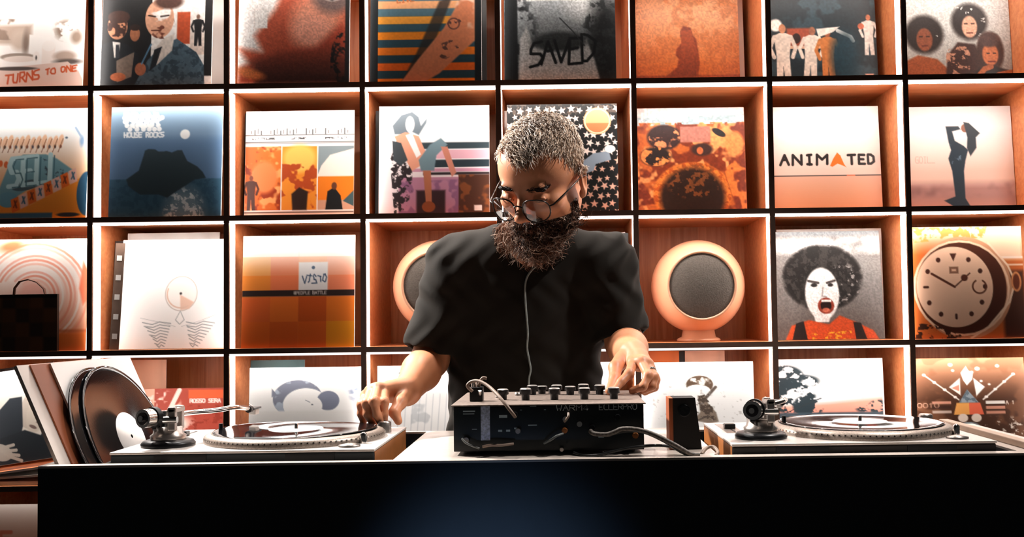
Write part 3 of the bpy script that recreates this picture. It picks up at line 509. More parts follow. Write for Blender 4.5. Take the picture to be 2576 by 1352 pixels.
def art_totem(n):
    a = Art(n, '#5f3a26'); a.v = a.v / .74; a.u = a.u + .02; a.grad('#c98f6e', '#4a2c1d', 0, .5); a.mottle('#8a5b40', 5, .5, 3, al=.5)
    for x, y, r in ((.36, .08, .02), (.6, .13, .022), (.38, .15, .014), (.55, .17, .014), (.78, .1, .018), (.63, .28, .013), (.7, .32, .012)): a.ell(x, y, r, r, '#efe9e4', soft=1.5)
    a.line([(.12, .2), (.42, .5)], .014, '#e6ddd5'); a.line([(.92, .2), (.64, .5)], .014, '#e6ddd5')
    for t in (0, .3, .6, .9): a.ell(.12 + .3 * t, .2 + .3 * t, .016, .016, '#f0e9e3'); a.ell(.92 - .28 * t, .2 + .3 * t, .016, .016, '#f0e9e3')
    a.poly([(.45, .18), (.48, .13), (.5, .1), (.52, .15), (.56, .18), (.55, .26), (.5, .33), (.47, .27)], '#f2efec'); a.poly([(.34, .35), (.44, .24), (.44, .45)], '#f1e7e1'); a.poly([(.36, .36), (.43, .32), (.43, .4)], '#e58b74'); a.poly([(.56, .24), (.66, .35), (.58, .46)], '#f1ece8'); a.poly([(.5, .38), (.6, .54), (.42, .54)], '#8f9aa3'); a.mottle('#5d6a74', 26, .5, 3, a.m_poly([(.5, .38), (.6, .54), (.42, .54)]))
    a.poly([(.4, .54), (.51, .54), (.51, .68), (.37, .68)], '#eba457'); a.poly([(.51, .54), (.61, .54), (.64, .68), (.51, .68)], '#e5684a'); a.ell(.45, .72, .045, .05, '#ead5c6'); a.ell(.57, .72, .045, .05, '#ead5c6'); a.ell(.5, .83, .1, .06, '#93a0a8'); a.ell(.5, .81, .03, .02, '#2c3034'); a.ring(.5, .8, .17, .012, '#2e2826', 20, 160)
    for k in range(3): a.rect(.18, .52 + k * .055, .35, .55 + k * .055, ['#c98c76', '#3a221a', '#bfa79a'][k]); a.rect(.66, .52 + k * .06, .83, .555 + k * .06, ['#e9e1da', '#c98c76', '#c98c76'][k])
    a.text('0010', .05, .54, .05, .008, '#b98d78'); a.text('A 17', .84, .52, .04, .008, '#d6c2b4', wr=.5); a.text('24', .9, .64, .045, .01, '#d6c2b4', wr=.5) if False else None; a.mottle('#d8cabf', 26, .6, 7, a.m_poly([(.64, .72), (1, .72), (1, .95), (.64, .95)], soft=8)); return a
def art_sketch_bird(n):
    a = Art(n, '#f2f1f0'); a.v = a.v / .8; m = a.m_ell(.52, .25, .12, .1); m = np.minimum(m, 1 - np.clip(a.m_ell(.5, .33, .12, .08), 0, 1)); a.blend(m, '#5e4a3b'); a.mottle('#e9e2dc', 20, .56, 3, m); a.line([(.66, .28), (.6, .36), (.57, .4)], .03, '#5d5048'); a.poly([(.5, .38), (.56, .36), (.58, .44), (.66, .56), (.68, .66), (.6, .68), (.46, .64), (.52, .55)], '#857668', soft=2); a.mottle('#4b3f37', 26, .5, 5, a.m_poly([(.48, .38), (.56, .36), (.66, .56), (.68, .66), (.5, .6)])); a.line([(.42, .52), (.5, .56)], .012, '#6a5d54'); a.line([(.46, .66), (.58, .6)], .014, '#4b423c'); a.mottle('#a9a39e', 26, .68, 9, al=.5); return a
def art_crowd(n):
    a = Art(n, '#a3483a'); a.rect(0, 0, .25, 1, '#ddb19a'); a.mottle('#f2e4dc', 9, .52, 3, a.m_ell(.3, .28, .26, .25, soft=6)); a.mottle('#f3ebe6', 5, .45, 5, a.m_ell(.4, .42, .25, .12, soft=8)); a.line([(.52, .02), (.46, .16), (.4, .3)], .05, '#f0e4dc'); a.rect(.62, .02, 1, .12, '#d86238'); a.text('ROSSO SERA', .64, .13, .04, .012, '#f4efec', wr=.7, gap=.2); a.mottle('#8a3527', 20, .55, 6, a.m_poly([(.6, .2), (1, .2), (1, .8), (.6, .8)])); return a
def art_plain(c, sc=7, amt=.12):
    def f(n): return Art(n, c).grain(amt, sc=sc)
    return f
def art_labelled(n):
    a = Art(n, '#f1d9cb'); a.grad('#f3e6de', '#e39a78', .0, .4); a.text('USE', .12, .24, .12, .035, '#e07a5c'); a.text('. C', .58, .24, .12, .03, '#df7a5c'); a.rect(.0, .48, .45, 1, '#7a6f6a', soft=6); return a

SLEEVE = attr_mat('printed_sleeve', rough=.42, spec=.4, coat=.0)
def sleeve(name, art, n, label, group=None, u=None, wpx=None, row=None, Y=None, lean=4., yaw=0., roll=0., w=.315, h=.315, thick=.004, back='#d9d2cb', loc=None, bow=.0, cat='record sleeve', warp=None, zo=0.):
    """a printed card sleeve standing on its lower edge; origin at the middle of that edge"""
    a = art(n); H = a.a.shape[0] - 1; W = a.a.shape[1] - 1
    uu, vv = np.meshgrid(np.linspace(0, 1, W + 1), np.linspace(0, 1, H + 1)); x = uu * w - w / 2; z = h - vv * h
    y = -thick / 2 - bow * (1 - (2 * x / w) ** 2)
    if warp: x = x + warp * (z / h) * (1 - (x / w + .5))
    V = np.stack([x, y, z], -1).reshape(-1, 3); C_ = lin(np.clip(a.a, 0, 255)).reshape(-1, 3)
    idx = np.arange((W + 1) * (H + 1)).reshape(H + 1, W + 1)
    F = np.stack([idx[:-1, :-1], idx[1:, :-1], idx[1:, 1:], idx[:-1, 1:]], -1).reshape(-1, 4)
    ring = np.concatenate([idx[0, :-1], idx[:-1, -1], idx[-1, :0:-1], idx[:0:-1, 0]])      # border, clockwise
    o = len(V); bc = lin(hexc(back))
    Va = V[ring].copy(); Vb = V[ring].copy(); Vb[:, 1] = thick / 2
    V = np.concatenate([V, Va, Vb]); k = len(ring); i0 = o + np.arange(k); i1 = o + k + np.arange(k)
    S = np.stack([i0, i0[(np.arange(k) + 1) % k], i1[(np.arange(k) + 1) % k], i1], -1)
    cs = [i1[0], i1[W], i1[W + H], i1[2 * W + H]]
    F = np.concatenate([F, S, np.array([[cs[0], cs[1], cs[2], cs[3]]])])
    C_ = np.concatenate([C_, np.tile(bc, (2 * k, 1))])
    sm = False
    ob = np_mesh(name, V, F, SLEEVE, cols=C_, smooth=False)
    if loc is None:
        fixed = Y is not None
        if Y is None: Y = .315 * FPX / wpx
        Y = min(max(Y, ZF + .012), ZF + .25)
        X = P(u, 800 if row is None else 210 + 335 * row, Y).x
        pv = 800 if row is None else 210 + 335 * row; cc_ = int(math.floor((P(u, pv, ZF).x - SX0) / CP)) + 1
        xa, xb = SX0 + (cc_ - 1) * CP + BT / 2 + w / 2 + .0012, SX0 + cc_ * CP - BT / 2 - w / 2 - .0012
        if wpx and not fixed:
            while not (xa <= X <= xb) and Y > ZF + .014: Y -= .004; X = P(u, pv, Y).x     # stand it nearer the front until it fits its cubby
        X = min(max(X, xa), xb)
        loc = (X, Y + thick, floor_z(row) + .0008 + zo)
    ob.location = loc
    ob.rotation_mode = 'YXZ' if False else 'XYZ'
    ob.rotation_euler = Euler((R(-lean), 0, 0)).to_matrix().to_4x4().to_euler()
    if yaw or roll: ob.rotation_euler = (Matrix.Rotation(R(yaw), 4, 'Z') @ Matrix.Rotation(R(-lean), 4, 'X') @ Matrix.Rotation(R(roll), 4, 'Y')).to_euler()
    tag(ob, label, cat, group); return ob
# ------------------------------------------------------------------ records in the cubbies
G = 'record sleeves facing out from the cubbies'
NN = 150
def front(art, u, wpx, row, label, n=NN, **k): return sleeve('record_sleeve', art, n, label, G, u=u, wpx=wpx, row=row, **k)
def behind(c, u, wpx, row, label, n=8, **k): return sleeve('record_sleeve', art_plain(c), n, label, 'plain sleeves behind the front ones', u=u, wpx=wpx, row=row, **k)
front(art_still_life, 67, 280, 0, 'sepia still life sleeve with orange handwriting, top left of the wall')
front(art_suits, 390, 276, 0, 'painted sleeve of men in dark suits, one pointing a pen')
front(art_profile, 737, 284, 0, 'blurred red close-up face sleeve with a small pale box')
front(art_stripes, 1071, 284, 0, 'sleeve with blue and orange stripes behind a tattooed forearm')
front(art_saved, 1410, 284, 0, 'grey snowy sleeve scrawled SAVED in black')
front(art_silhouette, 1731, 266, 0, 'amber sleeve with a seated figure silhouette')
front(art_stage, 2076, 272, 0, 'dark sleeve with pale-clothed figures on a night stage')
front(art_three, 2416, 270, 0, 'sleeve of three people, two with round afro hair, top right corner')
front(art_cartoon, 73, 286, 1, 'orange cartoon sleeve lettered SELL at the left edge')
front(art_island, 413, 288, 1, 'blue sleeve with a dark island under a white moon', lean=3.5)
front(art_panels, 751, 277, 1, 'white sleeve with three orange picture panels below a ruled title')
front(art_bench, 1092, 281, 1, 'sleeve of a person with a dark hat sitting on a pink striped bench')
front(art_stars, 1417, 281, 1, 'black and white star-pattern sleeve with an orange disc, behind the head', n=190)
front(art_collage, 1744, 274, 1, 'orange collage sleeve of faces with a pale blue top band')
front(art_animated, 2086, 273, 1, 'pale peach sleeve lettered ANIMATED', n=200)
front(art_dancer, 2424, 270, 1, 'pale sleeve with a slim standing figure in dark dress, arms raised')
front(art_ripples, 72, 285, 2, 'pink and orange sleeve with ripple rings behind the brown bag')
front(art_disc, 425, 279, 2, 'white sleeve with a small sketched disc above two wings', lean=6, yaw=0, warp=.012)
front(art_checker, 748, 286, 2, 'orange checkered sleeve with a black band across it')
front(art_scream, 2089, 277, 2, 'grey sleeve of a screaming white-painted face with a big afro', lean=6)
front(art_dial, 2445, 284, 2, 'orange sleeve filled with a round watch dial')
front(art_cap, 765, 288, 3, 'white sleeve with a grey capped head, behind the left turntable')
front(art_shirt, 1090, 283, 3, 'white sleeve of a striped shirt beside the shirt of the person')
front(art_sketch_bird, 1760, 286, 3, 'white sleeve with a brown sketched figure, behind the small speaker')
front(art_tree, 2096, 275, 3, 'white sleeve with dark tree branches over a pink horizon')
front(art_totem, 2452, 282, 3, 'brown sleeve with a geometric totem figure, right edge')
front(art_crowd, 440, 268, 3, 'red sleeve with a white burst, behind the left tonearm', n=110, w=.272, h=.25)
# the tilted ones at the lower left stand on a pile lying in the cubby
for k, (c, yw, dz, lab) in enumerate([('#d78f74', 4, 0, 'pink sleeve lying at the bottom of the pile under the tilted portrait'), ('#e9ddd3', -9, .012, 'cream sleeve lying in the middle of the pile under the portrait'), ('#d9814f', -16, .02, 'orange sleeve lying on top of the pile under the portrait')]):
    o = sleeve('record_sleeve', art_plain(c), 8, lab, 'sleeves lying in a pile in the lower left cubby', loc=(cell_x(0) - .01, ZF + .01, floor_z(3) + .006 + dz), w=.3, h=.3, thick=.006 + .004 * (k == 0)); o.rotation_euler = (R(-90), R([0, -3, -7][k]), R([0, -1.5, 1.5][k]))
    o.location = (cell_x(0) - .008, ZF + .018, floor_z(3) + [.0062, .0235, .041][k])
o = sleeve('record_sleeve', art_portrait, NN, 'sleeve with a tilted grey portrait of a resting face and hand', G, loc=(-1.541, ZF + .05, floor_z(3) + .056), lean=5, roll=-8, w=.215, h=.262)
# sleeves that show behind the front ones
behind('#f1efec', 430, 268, 0, 'white sleeve showing to the right behind the men in suits', Y=2.905)
behind('#141516', 1250 - 160, 262, 0, 'black sleeve showing right behind the striped forearm sleeve', Y=2.9)
behind('#f0d4c4', 1745, 262, 0, 'pale sleeve edge right of the amber silhouette sleeve', Y=3.0)
behind('#221d1b', 396, 270, 1, 'dark sleeve edge at the left of the island sleeve', Y=2.86)
behind('#1b1715', 743, 270, 1, 'black sleeve edge left of the three orange panels', Y=2.87)
behind('#17181a', 1080, 272, 1, 'black sleeve edge left of the bench sleeve', Y=2.86)
behind('#e9e4e0', 1400, 272, 1, 'white sleeve edge left behind the star-pattern sleeve', Y=2.89, lean=3)
behind('#2a1f1a', 415, 270, 2, 'dark brown sleeve leaning at the left behind the winged disc sleeve', Y=2.86, lean=5)
behind('#f2f1ef', 432, 262, 2, 'plain white sleeve rising behind the winged disc sleeve', Y=2.9, w=.27, h=.338, lean=2, roll=0)
behind('#2b1c17', 741, 272, 2, 'dark sleeve edge left of the orange checkered sleeve', Y=2.86)
front(art_plain('#0f1011'), 1447, 280, 2, 'plain black sleeve behind the left shoulder of the person', n=10, Y=2.83)
behind('#f3ede8', 1441, 270, 2, 'white sleeve rim above the black sleeve behind the shoulder', Y=2.87, lean=3, h=.32)
behind('#efe9e4', 2110 - 15, 262, 2, 'white card edge above the screaming face sleeve', Y=2.92, w=.31, h=.325, lean=2)
behind('#f4e8de', 2440, 270, 2, 'torn white sleeve top behind the watch dial sleeve', Y=2.92, h=.325, w=.29, lean=2)
behind('#111214', 90, 272, 3, 'black sleeve behind the tilted grey portrait', Y=2.96, w=.16, h=.275, lean=1, zo=.05, roll=-7)
behind('#e0b094', 370, 262, 3, 'pale pink card rising behind the red sleeve', Y=3.0, h=.333, w=.105, lean=1)
behind('#f0edea', 82, 272, 3, 'white sleeve edge right of the tilted grey portrait', Y=2.92, w=.204, h=.25, zo=.05, roll=-7, lean=2)
behind('#50747a', 690, 262, 3, 'teal sleeve rising behind the white capped head sleeve', Y=2.93, w=.16, h=.33, lean=2)
behind('#d4702f', 1655, 262, 3, 'orange card corner behind the sketched figure sleeve', Y=2.97, w=.13, h=.34, lean=1)
behind('#e6b79c', 1780, 262, 3, 'peach card corner behind the sketched figure sleeve', Y=3.0, w=.12, h=.338, lean=1)
behind('#1d1a19', 1725, 262, 3, 'black card top behind the sketched figure sleeve', Y=3.04, w=.25, h=.337, lean=1)
behind('#f1efee', 1417, 272, 3, 'plain white sleeve behind the waist of the person', Y=2.85)
sleeve('record_sleeve', art_labelled, 110, 'peach sleeve with red letters in the bottom left cubby', G, u=-45, wpx=285, row=4)

# brown paper bag in the left cubby
BAG = mat('brown_checked_paper', '#4a2a18', .6, var=.3, scale=6, bump=.1)
bg = tag(empty('gift_bag', (P(58, 870, ZF + .004).x, 0, 0)), 'dark brown checkered paper bag with a looped handle in the left cubby', 'bag')
bg.location = (P(55, 870, ZF - .002).x, ZF + .0, floor_z(2) + .0006)
a = Art(40, '#5a3820')
for i in range(5):
    for j in range(4): a.rect(i * .2, j * .25, (i + 1) * .2, (j + 1) * .25, ['#6e4424', '#40281a', '#5a3820'][(i + 2 * j) % 3])
a.rect(0, 0, 1, .06, '#0f0d0d')
bw, bh = .19, .158
x = a.u * bw - bw / 2; z = bh - a.v * bh; idx = np.arange(41 * 41).reshape(41, 41)
V = np.stack([x, 0 * x, z], -1).reshape(-1, 3); F = np.stack([idx[:-1, :-1], idx[1:, :-1], idx[1:, 1:], idx[:-1, 1:]], -1).reshape(-1, 4)
e = np.array([[-1, 0, 0], [1, 0, 0], [1, 0, 1], [-1, 0, 1], [-1, 1, 0], [1, 1, 0], [1, 1, 1], [-1, 1, 1]], float) * [bw / 2, .011, bh]
F = np.concatenate([F, np.array([[1, 5, 6, 2], [5, 4, 7, 6], [4, 0, 3, 7], [0, 4, 5, 1], [3, 2, 6, 7]]) + len(V)])
C_ = np.concatenate([lin(a.a).reshape(-1, 3), np.tile(lin(hexc('#2a1a12')), (8, 1))])
np_mesh('bag_body', np.concatenate([V, e]), F, SLEEVE, bg, C_, False)
MB().tube([(-.028 + .0, .005, bh - .004), (-.026, .005, bh + .018), (-.012, .005, bh + .036), (.012, .005, bh + .042), (.036, .005, bh + .034), (.056, .005, bh + .015), (.06, .005, bh - .004)], [.006] * 7, 8, flat=.4).build('handle', mat('brown_ribbon', '#5a3323', .7), bg)
bg.location.y = ZF + .0015
# punched strip beside the winged disc
b = MB(); hz = .3
b.box((-.013, -.001, 0), (.013, .001, hz)); 
st = tag(b.build('punched_card_strip', mat('brown_card', '#6f5546', .7, var=.2)), 'narrow brown card strip with punched holes left of the winged disc sleeve', 'card strip')
st.location = (P(291, 800, ZF + .03).x, ZF + .02, floor_z(2) + .001); st.rotation_euler = (R(-3), R(2), 0)
for k in range(5): MB().box((-.007, -.002, .03 + k * .055), (.007, -.0012, .045 + k * .055)).build('punched_hole', mat('card_hole', '#efe9e4', .6) if k == 0 else D.materials['card_hole'], st)

# round loudspeakers
SHELL = mat('terracotta_lacquer', '#e6a985', .38, coat=.3, var=.05, scale=20)
GRILLE = mat('grey_speaker_cloth', '#5f5750', .95, var=.25, scale=260, bump=.6)
def ball_speaker(label, u, Yc):
    c = P(u, 722, Yc); t = tag(empty('round_loudspeaker', (c.x, Yc, floor_z(2) + .0006)), label, 'loudspeaker', 'round loudspeakers in the cubbies')
    rr = .136; zc = c.z - floor_z(2); fr = .099
    T = TR((0, 0, zc), (R(90), 0, 0))      # lathe axis z -> -y
    yf = math.sqrt(rr ** 2 - fr ** 2)
    prof = [(.001, -rr)] + [(rr * math.cos(R(q)), rr * math.sin(R(q))) for q in range(-85, int(math.degrees(math.asin(yf / rr))) - 1, 5)] + [(fr + .001, yf), (fr, yf + .003), (fr - .005, yf + .002), (fr - .0065, yf - .004), (.001, yf - .004)]
    MB().lathe(prof, 64, 0, T).build('shell', SHELL, t)
    MB().lathe([(fr - .0068, yf - .003), (fr - .02, yf + .0005), (fr - .045, yf + .005), (.02, yf + .008), (.0005, yf + .0085)], 48, 0, T).build('grille', GRILLE, t)
    MB().lathe([(.001, .0), (.062, 0), (.064, .004), (.06, .008), (.05, .012), (.046, zc - rr * .93), (.001, zc - rr * .93)], 40).build('stand_foot', SHELL, t)
    return t
ball_speaker('round terracotta loudspeaker half hidden by the right sleeve of the person', 1107, ZF + .155)
ball_speaker('round terracotta loudspeaker fully visible in its own cubby', 1755, ZF + .155)
# ------------------------------------------------------------------ DJ counter
CT = EYE - .2375; CY0, CY1 = 1.68, 2.13; CXL, CXR = -.885, .87
BLK = mat('matte_black_laminate', '#20262c', .5, var=.12, scale=30, spec=.25)
TOPM = mat('pale_stone_top', '#c9bdb3', .3, var=.08, scale=60, coat=.2)
WELLM = mat('dark_well_lining', '#15171a', .7, var=.1)
FELT = mat('black_rubber', '#0d0e10', .75, var=.1, scale=80)
WD = .087
SD = .125
wells = [(-.7825, -.292, 1.700, 2.115), (.262, .772, 1.708, 2.085)]
ctr = tag(empty('dj_counter', (0, CY0, 0)), 'long black DJ counter with a thin pale top edge and sunken turntable wells', 'counter')
def cb(a, b_): return ((a[0], a[1] - CY0, a[2]), (b_[0], b_[1] - CY0, b_[2]))
MB().box(*cb((CXL, CY0, 0), (CXR, CY0 + .02, CT - .004))).build('front_panel', BLK, ctr)
for x in (CXL, CXR - .02): MB().box(*cb((x, CY0 + .02, 0), (x + .02, CY1, CT - .004))).build('side_panel', BLK, ctr)
b = MB()     # worktop with two openings
xs = [CXL, -.872, wells[0][1], wells[1][0], wells[1][1], CXR]; zt, zb = CT, CT - .004
for i in range(5):
    if i in (1, 3):
        w_ = wells[i // 2]; b.box(*cb((xs[i], CY0, zb), (xs[i + 1], w_[2], zt))); b.box(*cb((xs[i], w_[3], zb), (xs[i + 1], CY1, zt)))
    else: b.box(*cb((xs[i], CY0, zb), (xs[i + 1], CY1, zt)))
b.build('worktop', TOPM, ctr)
b = MB(); x0, x1, y0, y1 = -.872, -.7825, 1.70, 2.115     # deeper record slot beside the left turntable
b.box(*cb((x0 - .003, y0 - .003, CT - SD - .004), (x1, y1 + .003, CT - SD))); b.box(*cb((x0 - .003, y0 - .003, CT - SD), (x0, y1 + .003, zb))); b.box(*cb((x0, y0 - .003, CT - SD), (x1, y0, zb))); b.box(*cb((x0, y1, CT - SD), (x1, y1 + .003, zb))); b.box(*cb((x1 - .002, y0, CT - SD), (x1, y1, CT - WD)))
b.build('record_slot', WELLM, ctr)
for wi, (x0, x1, y0, y1) in enumerate(wells):
    b = MB(); t_ = .003
    b.box(*cb((x0 - t_ * wi, y0 - t_, CT - WD - .004), (x1 + t_, y1 + t_, CT - WD)))
    if wi: b.box(*cb((x0 - t_, y0 - t_, CT - WD), (x0, y1 + t_, zb)))
    b.box(*cb((x1, y0 - t_, CT - WD), (x1 + t_, y1 + t_, zb)))
    b.box(*cb((x0, y0 - t_, CT - WD), (x1, y0, zb))); b.box(*cb((x0, y1, CT - WD), (x1, y1 + t_, zb)))
    b.build('turntable_well', WELLM, ctr)
b = MB(); b.box(*cb((.795, 1.70, CT), (.815, 2.12, CT + .012)), bev=.002); b.build('side_rim', mat('tan_rim', '#b59a86', .5, var=.1), ctr)

# ------------------------------------------------------------------ turntables
DECK = mat('brushed_silver_deck', '#efe7e1', .28, metal=.35, var=.06, scale=220, bump=.04)
CHROME = mat('chrome', '#e8e4e0', .16, metal=1.)
STEEL = mat('brushed_steel', '#b7aea8', .32, metal=.9, var=.1, scale=120)
DKM = mat('dark_metal', '#1b1c1f', .35, metal=.5, var=.1)
PLIN = mat('slate_plinth', '#232c31', .55, var=.15, scale=30)
PLIN2 = mat('dark_brown_plinth', '#1f1a18', .55, var=.15, scale=30)
ORNG = mat('amber_side_glow_and_socket', '#a8652f', .5, var=.15)  # orange light on the turntable sides put into colour; some sockets use it too
VINYL = D.materials.new('black_vinyl'); VINYL.use_nodes = True
t = NT(VINYL); t.b.inputs['Base Color'].default_value = (.006, .006, .007, 1); t.b.inputs['Roughness'].default_value = .05; t.b.inputs['Specular IOR Level'].default_value = .5
tc = t.add('ShaderNodeTexCoord'); sx = t.add('ShaderNodeSeparateXYZ'); t.link(tc.outputs['Object'], sx.inputs[0]); cx = t.add('ShaderNodeCombineXYZ'); t.link(sx.outputs[0], cx.inputs[0]); t.link(sx.outputs[1], cx.inputs[1])
ln = t.add('ShaderNodeVectorMath', operation='LENGTH'); t.link(cx.outputs[0], ln.inputs[0])
mu = t.add('ShaderNodeMath', operation='MULTIPLY'); mu.inputs[1].default_value = 2600; t.link(ln.outputs['Value'], mu.inputs[0]); sn = t.add('ShaderNodeMath', operation='SINE'); t.link(mu.outputs[0], sn.inputs[0])
bp = t.add('ShaderNodeBump'); bp.inputs['Strength'].default_value = .02; bp.inputs['Distance'].default_value = .0001; t.link(sn.outputs[0], bp.inputs['Height']); t.link(bp.outputs[0], t.b.inputs['Normal'])
LABEL = mat('white_record_label', '#ece9e7', .6, var=.03)
MATW = mat('white_plastic', '#e6e2de', .4)
RIBB = mat('ribbed_platter', '#a89a8f', .4, metal=.6, var=.35, scale=400)

def record(label, loc, rot=(0, 0, 0), rr=.1505, warp=0.0, lr=.05, sheen=None):
    t_ = tag(empty('vinyl_record', loc, rot), label, 'record')
    n = 72; m = MB(); prof = [(.0036, -.0009), (rr - .001, -.0009), (rr, 0), (rr - .001, .0009), (rr - .006, .0012), (rr - .012, .0008), (.058, .0008), (lr, .0011), (.0036, .0011), (.0036, -.0009)]
    m.lathe(prof, n, 0, None, True)
    if warp: m.v = [(x, y, z + warp * math.cos(2 * math.atan2(y, x) + .6) * (math.hypot(x, y) / rr) ** 2) for x, y, z in m.v]
    m.build('disc', VINYL, t_)
    MB().lathe([(.0038, .0016), (lr, .0016), (lr + .0004, .001)], 48).build('label', LABEL, t_)
    return t_

def turntable(label, X0, side, plinth):
    """origin at the front left lower corner as seen from the camera; user stands on the far side"""
    Wt, Dt = .453, .345; zt = .102                     # top of the deck above the well floor
    t_ = tag(empty('turntable', (X0, 1.716, CT - WD + .0005)), label, 'turntable', 'turntables on the counter')
    b = MB(); b.box((0, 0, .022), (Wt, Dt, zt - .003), 0, bev=.003); b.box((.075, -.0012, .03), (.165, .0, zt - .004), 1); b.box((.30, -.0012, .03), (.385, 0, zt - .004), 1)
    if side: b.box((side[0], .003, .03), (side[1], Dt - .003, zt - .004), 2)  # thin amber strip stands in for orange light falling on this side
    b.build('plinth', [plinth, DKM, ORNG], t_)
    MB().box((-.001, -.001, zt - .003), (Wt + .001, Dt + .001, zt + .001), 0, bev=.0009).build('deck_plate', DECK, t_)
    for x in (.045, Wt - .045):
        for y in (.045, Dt - .045): MB().lathe([(.001, 0), (.03, 0), (.032, .006), (.03, .022), (.001, .022)], 20, 0, TR((x, y, 0))).build('foot', FELT, t_)
    px_, py_ = .272, .176
    pt = MB()
    pt.lathe([(.166, zt + .001), (.1665, zt + .006), (.163, zt + .013), (.155, zt + .0165), (.15, zt + .0165), (.149, zt + .0145), (.004, zt + .0145)], 96, 0, TR((px_, py_, 0)))
    for k in range(100):
        q = 2 * math.pi * k / 100
        pt.box((-.0013, -.0013, -.001), (.0013, .0013, .001), 1, TR((px_ + .1652 * math.cos(q), py_ + .1652 * math.sin(q), zt + .0098), (0, R(65), 0)) if False else Matrix.Translation((px_ + .1652 * math.cos(q), py_ + .1652 * math.sin(q), zt + .0092)) @ Matrix.Rotation(q, 4, 'Z') @ Matrix.Rotation(R(65), 4, 'Y'))
    pl = pt.build('platter', [RIBB, CHROME], t_)
    MB().lathe([(.148, zt + .0147), (.148, zt + .0165), (.003, zt + .0165)], 48, 0, TR((px_, py_, 0))).build('slipmat', FELT, t_)
    MB().lathe([(.0034, zt + .0145), (.0034, zt + .028), (.0015, zt + .03), (.0003, zt + .03)], 12, 0, TR((px_, py_, 0))).build('spindle', CHROME, t_)
    # tonearm: collar, pivot housing, counterweight, tube, headshell
    ax, ay = .066, .085
    MB().lathe([(.046, zt + .001), (.047, zt + .006), (.043, zt + .011), (.036, zt + .013), (.001, zt + .013)], 40, 0, TR((ax, ay, 0))).build('tonearm_collar', DKM, t_)
    arm = MB()
    arm.lathe([(.03, zt + .013), (.031, zt + .02), (.026, zt + .024), (.024, zt + .036), (.001, zt + .036)], 32, 1, TR((ax, ay, 0)))
    arm.box((ax + .008, ay - .024, zt + .03), (ax + .021, ay - .012, zt + .072), 1, bev=.002); arm.box((ax + .008, ay + .008, zt + .03), (ax + .021, ay + .022, zt + .072), 1, bev=.002)
    arm.box((ax + .007, ay - .024, zt + .062), (ax + .022, ay + .022, zt + .07), 1, bev=.002)
    arm.box((ax - .022, ay - .02, zt + .03), (ax - .006, ay + .02, zt + .045), 0, bev=.003)
    arm.cyl((ax - .02, ay - .026, zt + .05), (ax + .026, ay - .026, zt + .05), .006, mi=2); arm.cyl((ax - .004, ay, zt + .036), (ax - .004, ay, zt + .064), .009, mi=2)
    arm.build('pivot_housing', [DKM, STEEL, CHROME], t_)
    d = Vector((.085, .215, 0)).normalized(); o0 = Vector((ax - .004, ay, zt + .055))
    cw = MB(); cw.cyl(o0 - d * .018, o0 - d * .026, .012, mi=0, n=24); cw.cyl(o0 - d * .026, o0 - d * .036, .0185, mi=0, n=28); cw.cyl(o0 - d * .036, o0 - d * .056, .0165, mi=1, n=28); cw.cyl(o0 - d * .0555, o0 - d * .0575, .011, mi=0, n=24); cw.cyl(o0 - d * .057, o0 - d * .062, .005, mi=1, n=16)
    cw.build('counterweight', [DKM, CHROME], t_)
    s_ = Vector((d.y, -d.x, 0)); tip = o0 + d * .225 + s_ * .004 + Vector((0, 0, -.008))
    pts = [o0 + d * .01, o0 + d * .06 + s_ * .002, o0 + d * .11 + s_ * .016, o0 + d * .15 + s_ * .024 + Vector((0, 0, .002)), o0 + d * .185 + s_ * .018 + Vector((0, 0, -.002)), tip]
    sm = []
    for i in range(len(pts) - 1):
        for k in range(5):
            tt = k / 5; p0 = pts[max(i - 1, 0)]; p1 = pts[i]; p2 = pts[i + 1]; p3 = pts[min(i + 2, len(pts) - 1)]
            sm.append(.5 * ((2 * p1) + (p2 - p0) * tt + (2 * p0 - 5 * p1 + 4 * p2 - p3) * tt ** 2 + (3 * p1 - p0 - 3 * p2 + p3) * tt ** 3))
    sm.append(tip)
    MB().tube(sm, .0048, 12).build('arm_tube', CHROME, t_)
    hd = (sm[-1] - sm[-4]).normalized(); hd.z = 0; q = math.atan2(hd.y, hd.x)
    HT = Matrix.Translation(tip) @ Matrix.Rotation(q, 4, 'Z')
    hs = MB(); hs.cyl((-.012, 0, 0), (.002, 0, 0), .0068, mi=0, T=HT); hs.box((0, -.008, -.002), (.045, .008, .0015), 0, HT, bev=.0008); hs.tube([(.04, .008, 0), (.05, .014, .003), (.058, .022, .005)], .0013, 6, 1, HT)
    h = hs.build('headshell', [DKM, CHROME], t_)
    MB().box((.012, -.0065, -.013), (.036, .0065, -.0022), 0, HT, bev=.001).build('cartridge', MATW, h)
    # arm rest, pitch fader, start button, strobe lamp, target light, 45 adapter
    rp = o0 + d * .105
    MB().cyl((rp.x + .028, rp.y - .004, zt + .001), (rp.x + .028, rp.y - .004, zt + .03), .004).build('arm_rest', DKM, t_)
    b = MB(); b.box((.018, .16, zt + .001), (.05, .32, zt + .0016), 0); b.box((.033, .17, zt + .0016), (.036, .31, zt + .0022), 1); b.box((.024, .226, zt + .0016), (.045, .246, zt + .011), 2, bev=.002)
    b.build('pitch_fader', [STEEL, DKM, DKM], t_)
    MB().box((.392, .29, zt + .001), (.418, .318, zt + .004), 0, bev=.001).build('start_button', STEEL, t_)
    b = MB(); b.lathe([(.0135, zt + .001), (.0135, zt + .02), (.011, zt + .023), (.001, zt + .023)], 24, 0, TR((.425, .255, 0))); b.box((.408, .25, zt + .008), (.414, .26, zt + .015), 1)
    b.build('strobe_tower', [STEEL, mat('red_strobe_window', '#c0361c', .4)], t_)
